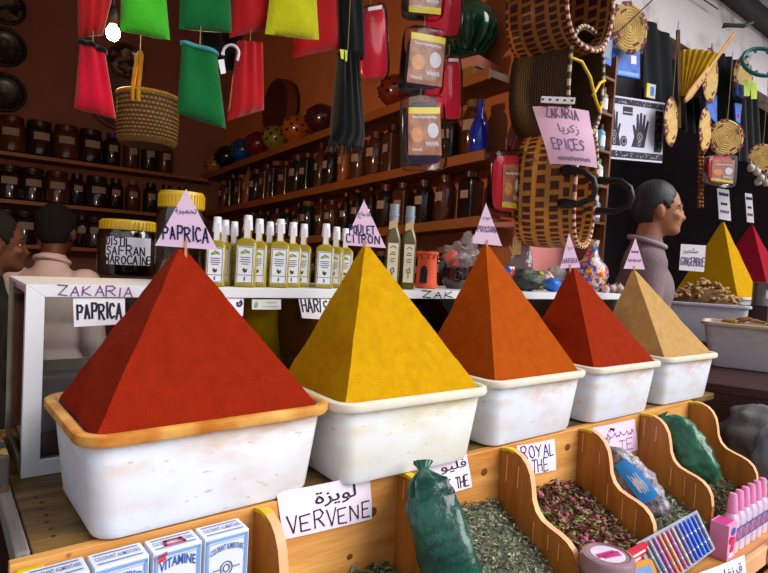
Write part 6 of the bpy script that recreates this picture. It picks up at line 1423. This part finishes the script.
for i in range(len(PC)):
    a = .05 + .9 * i / (len(PC) - 1)
    for b_ in (.28, .62): mb.tube([f(a, b_)[0], f(a, b_ + .03)[0]], .0047, 10)
mb.build('silver_rings', TIP, o, 50)
mb = MB(); mb.sheet(lambda a, b: f(-.02 + 1.04 * a, -.02 + 1.04 * b)[0] - n * .005, 6, 2, .0015); mb.build('backing', mat('clear_grey_backing', C(150, 152, 170), .25, .15, 20), o, 0)
# pink box
o = thing('pink_box', 'small pink printed box between the pencil pack and the pink capped bottles', 'box', W(1.625, -.30, -.805), TH + .02)
w, d, h = .062, .05, .105
MB().box((0, 0, h / 2), (w, d, h)).build('carton', mat('pink_carton', C(236, 150, 200), .45, .05), o, 0, bevel=.001)
f = lambda a, b_: (Vector((-w / 2 + w * a, -d / 2 - .0012, h * b_)), Vector((0, -1, 0)))
for nm, m_, cx_, cy_, rx_, ry_ in (('blue_badge', BXB, .55, .78, .26, .11), ('berry', BXR, .3, .56, .2, .11), ('berry', mat('magenta_berry', C(214, 40, 120), .5), .62, .5, .24, .13), ('berry', BXR, .5, .3, .22, .1), ('white_patch', PAPER, .4, .14, .3, .06)):
    k = MB(); k.add([f(cx_ + rx_ * math.cos(i * math.pi / 10), cy_ + ry_ * math.sin(i * math.pi / 10))[0] + Vector((0, -.0004 * cx_, 0)) for i in range(20)], [tuple(range(20))]); k.build(nm, m_, o, 0)
MB().box((0, 0, h + .0008), (w * .9, d * .7, .001)).build('top_print', mat('magenta_top', C(206, 60, 140), .5), o, 0)
# pink capped bottles
PB = mat('milky_pink_bottle', C(214, 190, 214), .25, .08, 20, coat=.3); PCAP = mat('pink_cap', C(240, 150, 196), .35, .04, coat=.2); BAND = mat('printed_band', C(150, 130, 170), .4, .3, 30)
for i in range(6):
    s = 1.685 + i * .0475
    o = thing('pink_capped_bottle', ['pink capped bottle next to the pink box, first of its row', 'second pink capped bottle from the pink box', 'third pink capped bottle from the pink box', 'fourth pink capped bottle from the pink box', 'fifth pink capped bottle from the pink box', 'last pink capped bottle in the row at the right edge'][i], 'bottle', W(s, -.298, -.805), TH, 'row of pink capped bottles on the front ledge'); o.scale = (1, 1, 1.12)
    b = MB(); b.loft([rrect(.045, .04, .012, 0), rrect(.045, .04, .012, .085), rrect(.032, .03, .013, .1), rrect(.026, .026, .0125, .104)]); b.build('body', PB, o, 40)
    b = MB(); b.lathe([(.0145, .1), (.0155, .103), (.0145, .125), (.011, .15), (.0095, .154), (0, .155)], 18); b.build('cap', PCAP, o, 40)
    b = MB(); b.box((0, -.0207, .05), (.0465, .0012, .036)); lb = b.build('label_band', BAND, o, 0)
    k = MB(); ff = lambda a, b_: (Vector((-.02 + .04 * a, -.022, .034 + .032 * b_)), Vector((0, -1, 0))); strokes(k, [[(.5 + .3 * math.cos(j), .5 + .4 * math.sin(j)) for j in range(7)]], ff, .005); k.build('rose_print', mat('rose_print', C(206, 70, 110), .5), lb, 0)
    for y_ in (0, 1):
        k = MB(); strokes(k, [[(0, y_), (1, y_)]], ff, .004); k.build('blue_edge', BXB, lb, 0)
o = thing('green_bottle', 'green capped bottle at the right edge beside the pink capped row', 'bottle', W(2.005, -.285, -.805), TH)
b = MB(); b.lathe([(.018, 0), (.02, .005), (.02, .09), (.012, .1)], 20); b.build('body', PB, o, 40)
b = MB(); b.lathe([(.02, .095), (.02, .14), (0, .141)], 20); b.build('cap', mat('green_cap_bright', C(70, 200, 90), .35), o, 40)
# cards hung below the rail
card('rail_card', 'white card with Arabic writing hung below the front rail', 'card', [pT(x, y, -.365) for x, y in ((700, 573), (745, 555), (747, 590), (705, 606))], PAPER, INKD, [('print', AR['qronfl'], .35, .9, .5, .85, .012, 3), ('print', AR['ward'], .3, .8, .1, .4, .01, 3)])
o = thing('round_card', 'round white card with Arabic writing at the lower right edge', 'card', pT(774, 552, -.366), 0, rot=(0, 0, TH))
mb = MB(); mb.lathe([(0, .0), (.052, 0), (.052, .001), (0, .001)], 32, M=Matrix.Rotation(R(90), 3, 'X')); mb.build('paper', PAPER, o, 0)
k = MB(); vs, fs = glyphs(AR['shay'], bold=.01); k.add([Vector((-.04 + .05 * p[0], -.002, -.02 + .035 * p[1])) for p in vs], fs); k.build('lettering', INKG, o, 0)

# ---------------------------------------------------------------- light
w = bpy.data.worlds.new('sky'); sc.world = w; w.use_nodes = True; nt = w.node_tree
bg = nt.nodes['Background']; bg.inputs['Strength'].default_value = .75
tc = nt.nodes.new('ShaderNodeTexCoord'); sp = nt.nodes.new('ShaderNodeSeparateXYZ'); nt.links.new(tc.outputs['Generated'], sp.inputs[0])
rp = nt.nodes.new('ShaderNodeValToRGB'); rp.color_ramp.elements[0].position = .48; rp.color_ramp.elements[1].position = .62
rp.color_ramp.elements[0].color = (.25, .22, .2, 1); rp.color_ramp.elements[1].color = (.80, .88, 1.0, 1)
mp = nt.nodes.new('ShaderNodeMapRange'); mp.inputs[1].default_value = -1; mp.inputs[2].default_value = 1
nt.links.new(sp.outputs['Z'], mp.inputs[0]); nt.links.new(mp.outputs[0], rp.inputs[0]); nt.links.new(rp.outputs[0], bg.inputs['Color'])
def sun(name, az, el, k, ang, c):      # az: direction the light comes from, in stall axes (s to the right, -t to the street)
    l = bpy.data.lights.new(name, 'SUN'); l.energy = k; l.angle = R(ang); l.color = c
    o = bpy.data.objects.new(name, l); col.objects.link(o)
    d = Vector((az[0] * cU - az[1] * sU, az[0] * sU + az[1] * cU, 0)).normalized() * math.cos(R(el)) + Vector((0, 0, math.sin(R(el))))
    o.rotation_euler = d.to_track_quat('Z', 'Y').to_euler()
sun('soft_daylight', (.6, -1), 36, 3.6, 50, (1, .97, .92))
vs_ = sc.view_settings
sc.display_settings.display_device = 'sRGB'; vs_.view_transform = 'Standard'; vs_.look = 'None'; vs_.gamma = 1; vs_.use_curve_mapping = False; vs_.exposure = 0.22
